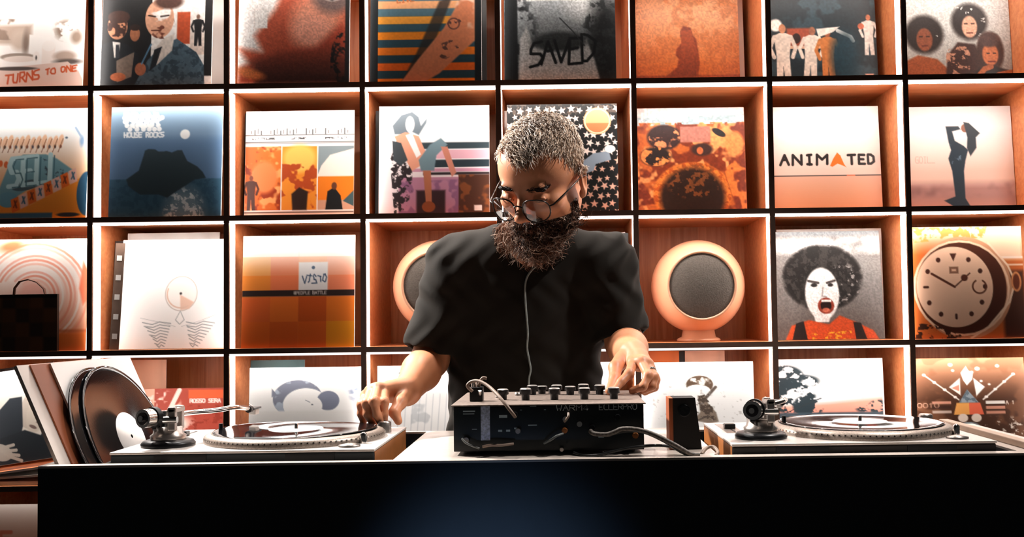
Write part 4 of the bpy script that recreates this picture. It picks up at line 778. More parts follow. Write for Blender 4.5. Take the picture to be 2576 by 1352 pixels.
    MB().lathe([(.006, zt + .001), (.006, zt + .018), (.002, zt + .021), (.0003, zt + .021)], 16, 0, TR((.418, .085, 0))).build('target_light', CHROME, t_)
    MB().lathe([(.019, zt + .001), (.019, zt + .004), (.004, zt + .007), (.001, zt + .007)], 24, 0, TR((.402, .04, 0))).build('adapter_well', STEEL, t_)
    return t_, Vector((X0 + px_, 1.716 + py_, CT - WD + .0005 + zt + .0177))
t1, c1 = turntable('left silver turntable with a record, touched by the hand of the person', -.780, (.4525, .4535), PLIN)
t2, c2 = turntable('right silver turntable with a spinning record and black counterweight', .288, (-.0005, .0005), PLIN2)
record('black record with a white label on the left turntable', c1, (R(.3), 0, 0), warp=.0022)
record('black record with a white label on the right turntable', c2, warp=.0008)

# ------------------------------------------------------------------ mixer
FACE = mat('black_mixer_face', '#0e1317', .42, var=.1, scale=50)
TOPP = mat('warm_grey_mixer_top', '#8f8077', .45, metal=.3, var=.3, scale=160)
INK = mat('grey_blue_lettering', '#e2ecf2', .6)
mx0, mx1 = (1133 - VPX) * 1.74 / FPX, (1621 - VPX) * 1.74 / FPX
mz = CT + .0005; MH, MD = .087, .295
mix = tag(empty('dj_mixer', (mx0, 1.74, mz)), 'black rotary DJ mixer with silver-capped knobs and cables plugged into its back', 'mixer')
MW = mx1 - mx0
MB().box((.004, 0, .006), (MW - .004, MD, MH - .002), 0, bev=.0015).build('case', FACE, mix)
MB().box((0, -.003, MH - .0022), (MW, MD + .002, MH), 0, bev=.0008).build('top_panel', TOPP, mix)
MB().box((.012, -.0012, .01), (MW - .012, -.0001, MH - .005), 0).build('back_plate', mat('blue_black_plate', '#0c1418', .38, var=.1), mix)
for x in (.03, MW - .03):
    for y in (.03, MD - .03): MB().cyl((x, y, 0), (x, y, .006), .012).build('foot', FELT, mix)
def strokes(name, txt, x, z, h, m, parent, wr=.7, gap=.3, w=.0012, y=-.0018, T=None):
    g, _ = glyphs(txt, 0, 0, h, wr, gap); b = MB()
    for st in g: b.tube([(x + a_, y, z + h - b_) for a_, b_ in st] if len(set(st)) > 1 else [(x + st[0][0], y, z + h - st[0][1]), (x + st[0][0] + .0005, y, z + h - st[0][1])], w / 2, 5)
    return b.build(name, m, parent)
sx = MW / 487.
def mxp(u): return (u - 1133) * sx
def mzp(v): return (1152 - v) * .00069
strokes('model_lettering', 'WARM4', mxp(1396), mzp(1043), .0095, INK, mix, wr=1.0, gap=.22, w=.0015)
strokes('maker_lettering', 'ECLERPRO', mxp(1503), mzp(1042), .0095, INK, mix, wr=.72, gap=.22, w=.0015)
MB().box((mxp(1207), -.0022, mzp(1115)), (mxp(1230), -.0012, mzp(1029)), 0).build('serial_sticker', mat('pale_blue_sticker', '#a9b6d2', .6, var=.45, scale=300), mix)
b = MB()
for u, v, w_, h_ in ((1163, 1040, 30, 3), (1163, 1047, 28, 2), (1253, 1052, 20, 7), (1330, 1030, 16, 2), (1325, 1077, 22, 3), (1290, 1084, 8, 4), (1250, 1089, 10, 5), (1270, 1089, 10, 5), (1305, 1039, 5, 2), (1365, 1039, 5, 2), (1500, 1109, 14, 3), (1185, 1086, 12, 1.5)):
    b.box((mxp(u), -.0018, mzp(v + h_)), (mxp(u + w_), -.0012, mzp(v)), 0)
b.build('small_markings', mat('dim_print', '#9fb2bb', .6), mix)
for u, v, r_, m_ in ((1418, 1063, .0055, CHROME), (1453, 1076, .0055, CHROME), (1416, 1092, .0055, ORNG), (1548, 1060, .0055, DKM), (1592, 1107, .0055, ORNG), (1408, 1139, .004, STEEL), (1293, 1050, .005, DKM), (1171, 1113, .006, STEEL), (1484, 1086, .006, DKM), (1300, 1092, .005, STEEL)):
    MB().cyl((mxp(u), -.0012, mzp(v)), (mxp(u), -.012, mzp(v)), r_, r_ * .85, 14).build('socket', m_, mix)
CAP = mat('silver_knob_cap', '#d9d3ce', .3, metal=.7)
KN = [(1263, .105, .020), (1320, .088, .022), (1392, .088, .022), (1467, .088, .022), (1541, .088, .022), (1337, .215, .019), (1361, .235, .016), (1398, .215, .019), (1432, .2, .017), (1465, .215, .02), (1506, .2, .019)]
for u, y, h_ in KN:
    X = (u - VPX) * (1.74 + y) / FPX - mx0; r_ = .0105
    kb = MB(); kb.lathe([(r_ * .7, MH), (r_ * .72, MH + h_ * .45), (r_ * 1.05, MH + h_ * .5), (r_, MH + h_ * .92)], 24, 0, TR((X, y, 0))); kb.lathe([(r_, MH + h_ * .92), (r_ * .8, MH + h_), (.0005, MH + h_)], 24, 1, TR((X, y, 0)))
    kb.build('knob', [DKM, CAP], mix)
# black plug block with levers on the left of the top
X = (1197 - VPX) * 1.83 / FPX - mx0
b = MB(); b.box((X - .011, .07, MH), (X + .013, .1, MH + .026), 0, bev=.002); b.cyl((X - .004, .085, MH + .026), (X - .004, .085, MH + .034), .005, mi=1); b.cyl((X + .008, .08, MH + .0), (X + .008, .068, MH + .02), .003, mi=1)
b.build('switch_block', [DKM, CHROME], mix)
for u, y in ((1252, .15), (1300, .2)): MB().lathe([(.006, MH), (.0055, MH + .006), (.001, MH + .006)], 14, 0, TR(((u - VPX) * (1.74 + y) / FPX - mx0, y, 0))).build('button', STEEL, mix)

# cables
def smooth_pts(pts, n=8):
    pts = [Vector(p) for p in pts]; out = []
    for i in range(len(pts) - 1):
        p0 = pts[max(i - 1, 0)]; p1 = pts[i]; p2 = pts[i + 1]; p3 = pts[min(i + 2, len(pts) - 1)]
        for k in range(n):
            tt = k / n; out.append(.5 * ((2 * p1) + (p2 - p0) * tt + (2 * p0 - 5 * p1 + 4 * p2 - p3) * tt ** 2 + (3 * p1 - p0 - 3 * p2 + p3) * tt ** 3))
    return out + [pts[-1]]
TANC = mat('tan_cable', '#8c7768', .5, var=.1); GRYC = mat('grey_cable', '#5d6160', .5); BLKC = mat('black_cable', '#17191a', .45)
def cable(pl, r_, m_, label, grp='audio cables on the counter'):
    return tag(MB().tube(smooth_pts([P(u, v, y) for u, v, y in pl]), r_, 8).build('cable', m_, None), label, 'cable', grp)
cable([(1188, 985, 1.805), (1176, 972, 1.80), (1186, 961, 1.80), (1206, 960, 1.79), (1232, 975, 1.77), (1262, 1006, 1.735), (1287, 1038, 1.722), (1296, 1050, 1.73)], .003, TANC, 'tan cable arching from the mixer top down its back face')
cable([(1206, 985, 1.82), (1205, 968, 1.82), (1214, 952, 1.82), (1224, 953, 1.82)], .0028, TANC, 'short tan plug lead standing on the left of the mixer top')
cable([(1162, 1104, 1.727), (1171, 1114, 1.722), (1186, 1122, 1.72), (1206, 1129, 1.722)], .0018, GRYC, 'thin grey lead at the lower left of the mixer back')
cable([(1214, 1125, 1.722), (1235, 1121, 1.72), (1262, 1121, 1.72), (1292, 1117, 1.727)], .0024, TANC, 'tan lead lying below the pale sticker of the mixer')
cable([(1430, 1040, 1.727), (1429, 1050, 1.72), (1420, 1062, 1.727)], .002, TANC, 'short bent lead below the mixer lettering')
cable([(1416, 1092, 1.727), (1400, 1098, 1.715), (1385, 1108, 1.715), (1369, 1116, 1.727)], .0022, GRYC, 'slanted lead with an orange plug on the mixer back')
cable([(1485, 1085, 1.728), (1495, 1092, 1.72), (1525, 1094, 1.716), (1545, 1088, 1.715), (1565, 1080, 1.714), (1600, 1081, 1.712), (1640, 1092, 1.71), (1690, 1116, 1.705), (1738, 1143, 1.70), (1760, 1146, 1.70)], .0042, mat('braided_cable', '#6f665f', .6, var=.7, scale=260), 'braided cable bundle sweeping right from the mixer')
cable([(1530, 1096, 1.73), (1575, 1085, 1.718), (1620, 1088, 1.718), (1670, 1110, 1.715), (1715, 1138, 1.71), (1740, 1145, 1.705)], .003, BLKC, 'black cable running just below the braided bundle')
cable([(1443, 1140, 1.722), (1470, 1147, 1.71), (1510, 1145, 1.705), (1560, 1132, 1.705), (1620, 1123, 1.705), (1670, 1122, 1.72), (1700, 1128, 1.72), (1728, 1143, 1.705)], .0026, BLKC, 'dark cable looping low in front of the mixer')
cable([(1765, 1143, 1.72), (1778, 1128, 1.74), (1795, 1125, 1.74), (1806, 1138, 1.725), (1800, 1147, 1.71)], .003, TANC, 'small curl of tan cable beside the right turntable')

# small wooden box speaker between mixer and right turntable
sp = P(1725, 1140, 1.78); sb = tag(empty('small_box_speaker', (sp.x, 1.78, CT + .0005)), 'small dark box speaker with a wooden side between mixer and right turntable', 'loudspeaker')
sh = .091
MB().prism([(-.021, 0), (.029, 0), (.0185, sh), (-.021, sh)], 0, .05).build('cabinet', mat('near_black_cloth', '#141110', .8, var=.2, scale=300), sb)
MB().prism([(-.0285, 0), (-.0214, 0), (-.0214, sh), (-.0285, sh)], -.001, .05).build('wooden_side', mat('cherry_wood', '#b05a30', .5, var=.3, stretch=(20, 20, 1)), sb)
MB().lathe([(.011, 0), (.0105, .002), (.008, .0008), (.003, .002), (.0003, .002)], 28, 0, TR((-.001, -.0002, sh * .75), (R(90), 0, 0))).build('driver', DKM, sb)

# ------------------------------------------------------------------ sleeves and a loose record leaning in the left well
GL2 = 'sleeves leaning in the left well'
yw, ln_ = 88, 24
def leaner(art, n, label, dx, dy, ln=ln_, yw=yw, w=.30, thick=.004, back='#efe6df', mir=False):
    o = sleeve('record_sleeve', art, n, label, GL2, loc=(0, 0, 0), thick=thick, back=back, w=w, h=.315)
    # lower front corner stands on the well floor; the plane yaws away and tips to the left
    yv = R(yw); vdir = Vector((math.cos(yv), math.sin(yv), 0)); nrm = Vector((-math.sin(yv), math.cos(yv), 0))
    up = Vector((0, 0, math.cos(R(ln)))) + nrm * math.sin(R(ln)); nn = vdir.cross(up)
    Rm = Matrix((vdir, -nn if False else up.cross(vdir), up)).transposed()
    base = Vector((-.802 + dx, 1.708 + dy, CT - SD + .004)) + vdir * (w / 2)
    o.matrix_world = Matrix.Translation(base) @ Rm.to_4x4()
    return o
def art_leak(n):
    a = Art(n, '#f1eeec'); return a
leaner(art_plain('#e7ddd6'), 8, 'white sleeve leaning leftmost in the left well', -.013, .0, ln=24, thick=.006, back='#d8c8be')
leaner(art_plain('#8a4a2c'), 8, 'brown sleeve leaning between two white ones', -.0065, .035, ln=24, thick=.003, back='#b5653c')
leaner(art_leak, 8, 'bright white sleeve leaning behind the loose record', .0, .09, ln=24, w=.305)
# loose record leaning on them
vr = record('glossy black record with a white label leaning beside the left turntable', (0, 0, 0))
vr['group'] = 'records on the counter'
vr2 = record('black record leaning behind the loose record with the white label', (0, 0, 0)); vr2['group'] = 'records on the counter'
def place_loose(ob, x, Y, ln, yw_):
    yv = R(yw_); vdir = Vector((math.cos(yv), math.sin(yv), 0)); nrm = Vector((-math.sin(yv), math.cos(yv), 0))
    up = Vector((0, 0, math.cos(R(ln)))) + nrm * math.sin(R(ln))
    c = Vector((x, Y, CT - SD + .003)) + up * .151
    Rm = Matrix((vdir, up, vdir.cross(up))).transposed(); ob.matrix_world = Matrix.Translation(c) @ Rm.to_4x4()
place_loose(vr, -.7875, 1.950, 23, 88)
place_loose(vr2, -.791, 1.91, 23.5, 88)
# ------------------------------------------------------------------ implicit surfaces -> one continuous mesh
class Sdf:
    def __init__(s, lo, hi, h):
        s.lo = np.array(lo, float); s.h = h; s.n = np.ceil((np.array(hi) - s.lo) / h).astype(int) + 1
        s.f = np.full(s.n, 1.0, np.float32)
    def reg(s, lo, hi, pad):
        a = np.maximum(np.floor((np.array(lo) - pad - s.lo) / s.h).astype(int), 0); b = np.minimum(np.ceil((np.array(hi) + pad - s.lo) / s.h).astype(int) + 1, s.n)
        if np.any(b <= a): return None, None
        g = np.meshgrid(*[s.lo[i] + np.arange(a[i], b[i]) * s.h for i in range(3)], indexing='ij')
        return tuple(slice(a[i], b[i]) for i in range(3)), np.stack(g, -1).astype(np.float32)
    def put(s, sl, d, k, op):
        f = s.f[sl]; d = d.astype(np.float32)
        if op == 'sub': d = -d; q = np.maximum(k - np.abs(f - d), 0) / k; s.f[sl] = np.maximum(f, d) + q * q * k * .25
        else: q = np.maximum(k - np.abs(f - d), 0) / k; s.f[sl] = np.minimum(f, d) - q * q * k * .25
    def cap(s, p0, p1, r0, r1=None, k=.01, op='add', sq=None):
        p0, p1 = np.array(p0, float), np.array(p1, float); r1 = r0 if r1 is None else r1; r = max(r0, r1)
        sl, g = s.reg(np.minimum(p0, p1) - r, np.maximum(p0, p1) + r, k + 3 * s.h)
        if sl is None: return s
        ab = p1 - p0; t = np.clip(((g - p0) @ ab) / (ab @ ab + 1e-12), 0, 1)
        d = np.linalg.norm(g - p0 - t[..., None] * ab, axis=-1) - (r0 + t * (r1 - r0)); s.put(sl, d, k, op); return s
    def ell(s, c, r, M=None, k=.01, op='add'):
        c = np.array(c, float); r = np.array(r, float); m = max(r)
        sl, g = s.reg(c - m, c + m, k + 3 * s.h)
        if sl is None: return s
        p = g - c
        if M is not None: p = p @ np.array(M)          # world -> local (M columns are the local axes)
        k0 = np.linalg.norm(p / r, axis=-1); k1 = np.linalg.norm(p / (r * r), axis=-1) + 1e-9
        s.put(sl, k0 * (k0 - 1) / k1, k, op); return s
    def mesh(s):
        f = s.f; ins = f < 0; n = f.shape
        c = np.zeros(tuple(x - 1 for x in n), np.int8)
        for i in (0, 1):
            for j in (0, 1):
                for k in (0, 1): c += ins[i:n[0] - 1 + i, j:n[1] - 1 + j, k:n[2] - 1 + k]
        act = (c > 0) & (c < 8); ids = -np.ones(act.shape, np.int32); cells = np.argwhere(act); ids[act] = np.arange(len(cells))
        acc = np.zeros((len(cells), 3)); cnt = np.zeros(len(cells))
        cor = [(i, j, k) for i in (0, 1) for j in (0, 1) for k in (0, 1)]
        val = {q: f[cells[:, 0] + q[0], cells[:, 1] + q[1], cells[:, 2] + q[2]].astype(float) for q in cor}
        for a in cor:
            for ax in range(3):
                if a[ax] == 0:
                    b = list(a); b[ax] = 1; b = tuple(b); va, vb = val[a], val[b]; m = (va < 0) != (vb < 0)
                    t = np.where(m, va / np.where(m, va - vb, 1), 0); p = np.array(a, float) + t[:, None] * (np.array(b) - np.array(a))
                    acc[m] += p[m]; cnt[m] += 1
        V = s.lo + (cells + acc / cnt[:, None]) * s.h; Fs = []
        for ax in range(3):
            o = [i for i in range(3) if i != ax]; sl0 = [slice(0, n[i]) for i in range(3)]; a = [slice(None)] * 3; b = [slice(None)] * 3
            a[ax] = slice(0, n[ax] - 1); b[ax] = slice(1, n[ax]); A = ins[tuple(a)]; B = ins[tuple(b)]; e = np.argwhere(A != B)
            e = e[(e[:, o[0]] > 0) & (e[:, o[1]] > 0) & (e[:, o[0]] < n[o[0]] - 1) & (e[:, o[1]] < n[o[1]] - 1)]
            q = []
            for da, db in ((1, 1), (0, 1), (0, 0), (1, 0)):
                x = e.copy(); x[:, o[0]] -= da; x[:, o[1]] -= db; q.append(ids[x[:, 0], x[:, 1], x[:, 2]])
            q = np.stack(q, -1); fl = A[e[:, 0], e[:, 1], e[:, 2]]
            if ax == 1: fl = ~fl
            q[~fl] = q[~fl][:, ::-1]; Fs.append(q)
        return V, np.concatenate(Fs)

# ------------------------------------------------------------------ the person
HY, HP, HR = R(-25), R(33), R(6)      # yaw to the left of the picture, bowed, slight roll
HM = Matrix.Rotation(HY, 3, 'Z') @ Matrix.Rotation(HR, 3, 'Y') @ Matrix.Rotation(HP, 3, 'X')
HS = 1.06
HO = P(1314, 502, 1.99) - HM @ (Vector((0, -.092, 0)) * HS)
def H(x, y, z): return np.array(HO + HM @ (Vector((x, y, z)) * HS))
HMn = np.array(HM)
def hp(q): return np.array(q) * HS
person = tag(empty('person', (P(1320, 900, 2.33).x, 2.33, 0)), 'bearded person with grey hair and glasses in a dark short-sleeved shirt, leaning over the mixer', 'person')
A3 = lambda u, v, y: np.array(P(u, v, y))
shL, shR = A3(1150, 672, 2.27), A3(1520, 668, 2.25)
elL, elR = A3(1082, 905, 2.26), A3(1572, 868, 2.24)
wrL, wrR = A3(1023, 985, 2.09), A3(1592, 893, 2.05)
neck0 = A3(1340, 610, 2.2)

S = Sdf((-.42, 1.84, .99), (.26, 2.46, 1.76), .0024)
# head
def he(c, r, k=.012, op='add', rot=None):
    M_ = HMn if rot is None else HMn @ np.array(rot)
    S.ell(H(*c), hp(r), M_, k, op)
def hc(a, b, r0, r1=None, k=.008, op='add'): S.cap(H(*a), H(*b), r0 * HS, None if r1 is None else r1 * HS, k, op)
he((0, .012, .034), (.0765, .097, .083)); he((0, -.028, .036), (.066, .062, .062), .02); he((0, -.034, -.03), (.058, .056, .062), .02)
he((0, -.028, -.07), (.052, .052, .038), .02); he((0, -.066, -.092), (.024, .02, .018), .02)
for s_ in (-1, 1):
    he((s_ * .044, -.058, -.02), (.022, .022, .018), .02); he((s_ * .05, -.01, -.055), (.02, .04, .03), .02)
hc((-.036, -.083, .02), (.036, -.083, .02), .009, k=.014)
for s_ in (-1, 1):
    he((s_ * .032, -.097, .0), (.018, .014, .012), .012, 'sub')
    he((s_ * .032, -.0775, -.001), (.0145, .0135, .0125), .005)
    hc((s_ * .046, -.088, .001), (s_ * .022, -.092, -.002), .0026, k=.004)
hc((0, -.088, .01), (0, -.11, -.026), .0075, .0095, k=.012); he((0, -.113, -.03), (.0115, .011, .0095), .008)
for s_ in (-1, 1): he((s_ * .0125, -.103, -.034), (.0075, .01, .0075), .006); he((s_ * .007, -.108, -.041), (.0035, .005, .003), .003, 'sub')
hc((-.02, -.094, -.058), (.02, -.094, -.058), .006, k=.008); hc((-.018, -.092, -.069), (.018, -.092, -.069), .0065, k=.008); hc((-.024, -.102, -.0635), (.024, -.102, -.0635), .0022, k=.003, op='sub')
for s_ in (-1, 1):      # ears
    er = Matrix.Rotation(s_ * R(18), 3, 'Z') @ Matrix.Rotation(R(-8), 3, 'X')
    he((s_ * .081, .012, -.008), (.007, .019, .032), .006, rot=er); he((s_ * .088, .008, -.004), (.005, .011, .019), .004, 'sub', rot=er); hc((s_ * .083, .024, .012), (s_ * .08, .012, .024), .0035, k=.004); hc((s_ * .083, .024, .012), (s_ * .08, .014, -.024), .0035, k=.004); he((s_ * .078, .004, -.034), (.005, .008, .009), .005, rot=er)
# neck and upper trunk
S.cap(H(0, .035, -.05), neck0 + [0, .035, 0], .058, .062, .03); S.cap(neck0 + [0, .035, .0], A3(1325, 760, 2.32), .07, .11, .05)
S.cap(shL + [.03, 0, -.02], shR + [-.03, 0, -.02], .06, .06, .04)
# arms: upper, forearm, wrist
for sh, el, wr in ((shL, elL, wrL), (shR, elR, wrR)):
    S.cap(sh, el, .052, .041, .02); m_ = el * .6 + wr * .4; S.cap(el, m_, .041, .0415, .015); S.cap(m_, wr, .0415, .0285, .015)
# hands: palm, fingers as chains of tapered bones with bent knuckles
def hand(wr, kn, fingers, thumb, rr=.0086):
    kn = [np.array(q) for q in kn]; wr = np.array(wr)
    for i, q in enumerate(kn): S.cap(wr + (q - wr) * .12, q, .0165 - .0006 * i, .0108, .014)
    c = sum(kn) / 4; S.cap(wr, wr * .5 + c * .5, .0265, .02, .016)
    for i in range(3): S.cap(kn[i], kn[i + 1], .010, .010, .01)
    for q, ch in zip(kn, fingers):
        pts = [q] + [np.array(x) for x in ch]; rs = [.0102, .0092, .0083, .0068]
        for j in range(len(pts) - 1): S.cap(pts[j], pts[j + 1], rs[j], rs[j + 1], .004)
        S.cap(pts[1] * .999 + .0, pts[1], .0098, .0098, .004)
    pts = [np.array(x) for x in thumb]; rs = [.0185, .0135, .0108, .0082]
    for j in range(len(pts) - 1): S.cap(pts[j], pts[j + 1], rs[j], rs[j + 1], .006)
# left of the picture: fingertips on the deck; knuckles index..little run from right to left
hand(wrL, [A3(968, 984, 2.035), A3(950, 979, 2.03), A3(934, 984, 2.035), A3(921, 996, 2.05)],
     [[A3(966, 1012, 1.985), A3(966, 1040, 1.985), A3(967, 1062, 2.0)], [A3(941, 1010, 1.97), A3(948, 1044, 1.968), A3(960, 1070, 1.985)],
      [A3(922, 1014, 1.98), A3(924, 1043, 1.975), A3(937, 1066, 1.99)], [A3(910, 1018, 2.0), A3(909, 1042, 2.0), A3(914, 1062, 2.01)]],
     [A3(1020, 992, 2.07), A3(1006, 1014, 2.03), A3(992, 1038, 2.005), A3(1002, 1060, 2.0)])
# right of the picture: thumb and index pinch a knob, the others curl to the right
hand(wrR, [A3(1592, 915, 1.99), A3(1614, 912, 1.98), A3(1628, 918, 1.985), A3(1634, 930, 2.0)],
     [[A3(1583, 940, 1.945), A3(1562, 962, 1.925), A3(1549, 980, 1.91)], [A3(1630, 945, 1.94), A3(1618, 973, 1.925), A3(1590, 984, 1.925)],
      [A3(1645, 948, 1.955), A3(1641, 972, 1.945), A3(1616, 985, 1.945)], [A3(1648, 955, 1.98), A3(1646, 975, 1.975), A3(1622, 988, 1.975)]],
     [A3(1567, 905, 2.03), A3(1548, 925, 1.99), A3(1546, 955, 1.955), A3(1533, 984, 1.92)])
V, F_ = S.mesh(); del S
# vertex colours in head space: skin, lips, shaved scalp tint
loc = (V - np.array(HO)) @ HMn / HS
skin = lin(hexc('#d18c66')); Cc = np.tile(skin, (len(V), 1)); rsd = np.random.RandomState(2)
def mixc(m, c): 
    global Cc
    m = np.clip(m, 0, 1)[:, None]; Cc = Cc * (1 - m) + lin(hexc(c)) * m
ishead = (loc[:, 2] > -.16) & (np.linalg.norm(loc[:, :2], axis=1) < .14) & (V[:, 2] > 1.4)
mixc(ishead * np.exp(-((loc[:, 1] + .1) ** 2 / .0004 + (loc[:, 2] + .03) ** 2 / .0006 + loc[:, 0] ** 2 / .0004)) * .4, '#b5593f')
mixc(ishead * (loc[:, 1] < -.085) * (np.abs(loc[:, 0]) < .024) * (loc[:, 2] < -.052) * (loc[:, 2] > -.076) * .8, '#8a4038')
hairz = .068 + .02 * np.cos(loc[:, 0] * 40)
def hair_region(l):     # true on the scalp: above the forehead line, behind the temples
    x, y, z = l[:, 0], l[:, 1], l[:, 2]
    front = .082 - .010 * np.cos(x * 60) ; lim = np.where(y < -.045, front, np.where(y < .0, .082 - (y + .045) / .045 * .072, np.where(y < .03, .01, -.02 - (y - .03) * .8)))
    return z > lim
def beard_region(l):
    x, y, z = l[:, 0], l[:, 1], l[:, 2]
    lim = np.where(np.abs(x) < .028, -.044, np.where(y < -.03, -.056 - (y + .03) * .1, -.038)); mouth = (np.abs(x) < .014) & (z > -.071) & (z < -.058) & (y < -.085)
    return (z < lim) & (y < np.where(z < -.1, .012, -.004)) & (z > np.where(np.abs(x) < .05, -.152, -.128)) & ~mouth & ~((np.abs(x) < .015) & (z > -.047))
mixc(ishead * (np.abs(np.abs(loc[:, 0]) - .034) < .0125) * (loc[:, 1] < -.07) * (np.abs(loc[:, 2] + .0045) < .0022) * .9, '#2a1813')
mixc(ishead * hair_region(loc) * .7, '#6f5547'); mixc(ishead * beard_region(loc) * .92, '#22140f')
SKIN = attr_mat('skin', rough=.46, spec=.45, bump=.12, bscale=500, sss=.12)
body = np_mesh('body', V, F_, SKIN, None, Cc); body.parent = person; body.matrix_parent_inverse = person.matrix_world.inverted() if False else Matrix.Translation(-person.location)
def child(o): o.parent = person; o.matrix_parent_inverse = Matrix.Translation(-person.location); return o
hm = ishead & (rsd.rand(len(V)) < 2)
# normals of the head vertices
def vnormals(V, F):
    n = np.zeros_like(V); a = V[F[:, 2]] - V[F[:, 0]]; b = V[F[:, 3]] - V[F[:, 1]]; fn = np.cross(a, b)
    for k in range(4): np.add.at(n, F[:, k], fn)
    return n / (np.linalg.norm(n, axis=1)[:, None] + 1e-12)
VN = vnormals(V, F_)

def tufts(name, sel, n, length, dirf, wid, cols, m, seed=1, curl=.0, lift=.4, segs=4):
    """short tapering locks rooted on the skin, all in one mesh"""
    r = np.random.RandomState(seed); idx = r.choice(np.nonzero(sel)[0], n); p = V[idx] + r.normal(0, .0012, (n, 3)); nn = VN[idx]; ll = loc[idx]
    d = dirf(ll, r) @ HMn.T; d = d - nn * np.sum(d * nn, 1)[:, None]; d /= np.linalg.norm(d, axis=1)[:, None] + 1e-9
    L = length(ll, r)[:, None]; ph = r.rand(n, 1) * 6.28; side = np.cross(nn, d); Vs = []; w0 = wid * (.7 + .6 * r.rand(n, 1))
    for k in range(segs + 1):
        t = k / segs; ce = p - nn * .001 + d * L * t * (1 - .15 * t) + nn * L * (lift * t - lift * .7 * t * t) + side * L * curl * np.sin(ph + t * 5) + nn * L * curl * .6 * np.cos(ph + t * 6)
        w_ = w0 * (1 - t) ** .6 + .0001; Vs += [ce + side * w_, ce - side * w_, ce + nn * w_ * .9]
    A = np.stack(Vs, 1).reshape(-1, 3); b0 = (np.arange(n) * 3 * (segs + 1))[:, None]; Fq = []
    for k in range(segs):
        for a, b in ((0, 1), (1, 2), (2, 0)): Fq.append(np.concatenate([b0 + 3 * k + a, b0 + 3 * k + b, b0 + 3 * k + 3 + b, b0 + 3 * k + 3 + a], 1))
    pal = np.array([lin(hexc(c)) for c in cols(ll, r)] if False else cols(ll, r)); Cq = np.repeat(pal, 3 * (segs + 1), 0)
    return child(np_mesh(name, A, np.concatenate(Fq), m, None, Cq, False))
HAIRM = attr_mat('hair', rough=.5, spec=.35)
def hdir(l, r):    # swept forward and to the side from the crown
    x, y, z = l[:, 0], l[:, 1], l[:, 2]; top = np.clip((z - .05) / .04, 0, 1)[:, None]
    a = np.stack([.55 + .2 * np.sin(y * 70), -.9 + 0 * x, .1 + 0 * x], 1); b = np.stack([.1 * np.sign(x), -.25 + .2 * np.sin(z * 60), -1 + 0 * x], 1); return a * top + b * (1 - top) + r.normal(0, .28, (len(l), 3))
def hlen(l, r): return np.where(l[:, 2] > .075, .032, np.where(l[:, 2] > .04, .016, .009)) * (.6 + .7 * r.rand(len(l)))
def hcol(l, r):
    g = lin(hexc('#e2c9b2')); d_ = lin(hexc('#5e4634')); w_ = lin(hexc('#faeadc')); q = r.rand(len(l), 1); s_ = np.clip((l[:, 2:3] - .05) / .05, 0, 1) * np.exp(-((l[:, 0:1] - .01) / .04) ** 2)
    c = np.where(q < .25 + .3 * s_, d_, np.where(q < .7, g, w_)); return c * (.75 + .5 * r.rand(len(l), 1))
tufts('hair', ishead & hair_region(loc), 9000, hlen, hdir, .0009, hcol, HAIRM, 3, .08, .45)
def bdir(l, r): return np.stack([.35 * l[:, 0] / .05, -.35 + 0 * l[:, 0], -1 + 0 * l[:, 0]], 1) + r.normal(0, .35, (len(l), 3))
def blen(l, r): return np.where(l[:, 2] < -.08, .058, np.where(l[:, 2] < -.07, .036, np.where(l[:, 2] < -.05, .018, .010))) * (.5 + .8 * r.rand(len(l)))
def bcol(l, r):
    d_ = lin(hexc('#2e1c14')); m_ = lin(hexc('#6e4a38')); w_ = lin(hexc('#b8a090')); q = r.rand(len(l), 1); low = np.clip((-.07 - l[:, 2:3]) / .04, 0, 1) * .25 + .25 * (l[:, 0:1] < -.03)
    return np.where(q < .6 - low, d_, np.where(q < .85 - low * .6, m_, w_)) * (.8 + .4 * r.rand(len(l), 1))
tufts('beard', ishead & beard_region(loc), 9500, blen, bdir, .0009, bcol, attr_mat('beard_hair', rough=.65, spec=.2), 5, .16, .5)
for s_ in (-1, 1):
    tufts('eyebrow', ishead & (np.abs(loc[:, 0] - s_ * .032) < .017) & (np.abs(loc[:, 2] - .0215 + np.abs(loc[:, 0] - s_ * .03) * .15) < .0035) & (loc[:, 1] < -.06), 240, lambda l, r: .008 + .004 * r.rand(len(l)), lambda l, r: np.stack([s_ * 1. + 0 * l[:, 0], 0 * l[:, 0], .1 + 0 * l[:, 0]], 1) + r.normal(0, .25, (len(l), 3)), .0006, lambda l, r: np.tile(lin(hexc('#2a1a14')), (len(l), 1)), HAIRM, 9, .05, .3)

# glasses
HT4 = Matrix.Translation(HO) @ HM.to_4x4() @ Matrix.Scale(HS, 4)
gl = empty('glasses'); child(gl); gl['label'] = 'thin round dark metal glasses slid down the nose'
FR = mat('gunmetal_frame', '#35302e', .25, metal=.8)
LENS = D.materials.new('clear_lens'); LENS.use_nodes = True
t = NT(LENS); tr = t.add('ShaderNodeBsdfTransparent'); gg = t.add('ShaderNodeBsdfGlossy'); gg.inputs['Roughness'].default_value = .03; fr_ = t.add('ShaderNodeFresnel'); fr_.inputs[0].default_value = 1.5; mx_ = t.add('ShaderNodeMixShader')
tr.inputs[0].default_value = (.93, .93, .94, 1); t.link(fr_.outputs[0], mx_.inputs[0]); t.link(tr.outputs[0], mx_.inputs[1]); t.link(gg.outputs[0], mx_.inputs[2]); t.link(mx_.outputs[0], t.n['Material Output'].inputs['Surface'])
def rim(s_): 
    return [(s_ * .0345 + .0265 * math.copysign(abs(math.cos(q)) ** .85, math.cos(q)), -.1135 + .012 * abs(math.cos(q)) * (1 if math.cos(q) * s_ > 0 else .15), -.013 + .0235 * math.copysign(abs(math.sin(q)) ** .85, math.sin(q)) - .0) for q in [2 * math.pi * k / 28 for k in range(28)]]
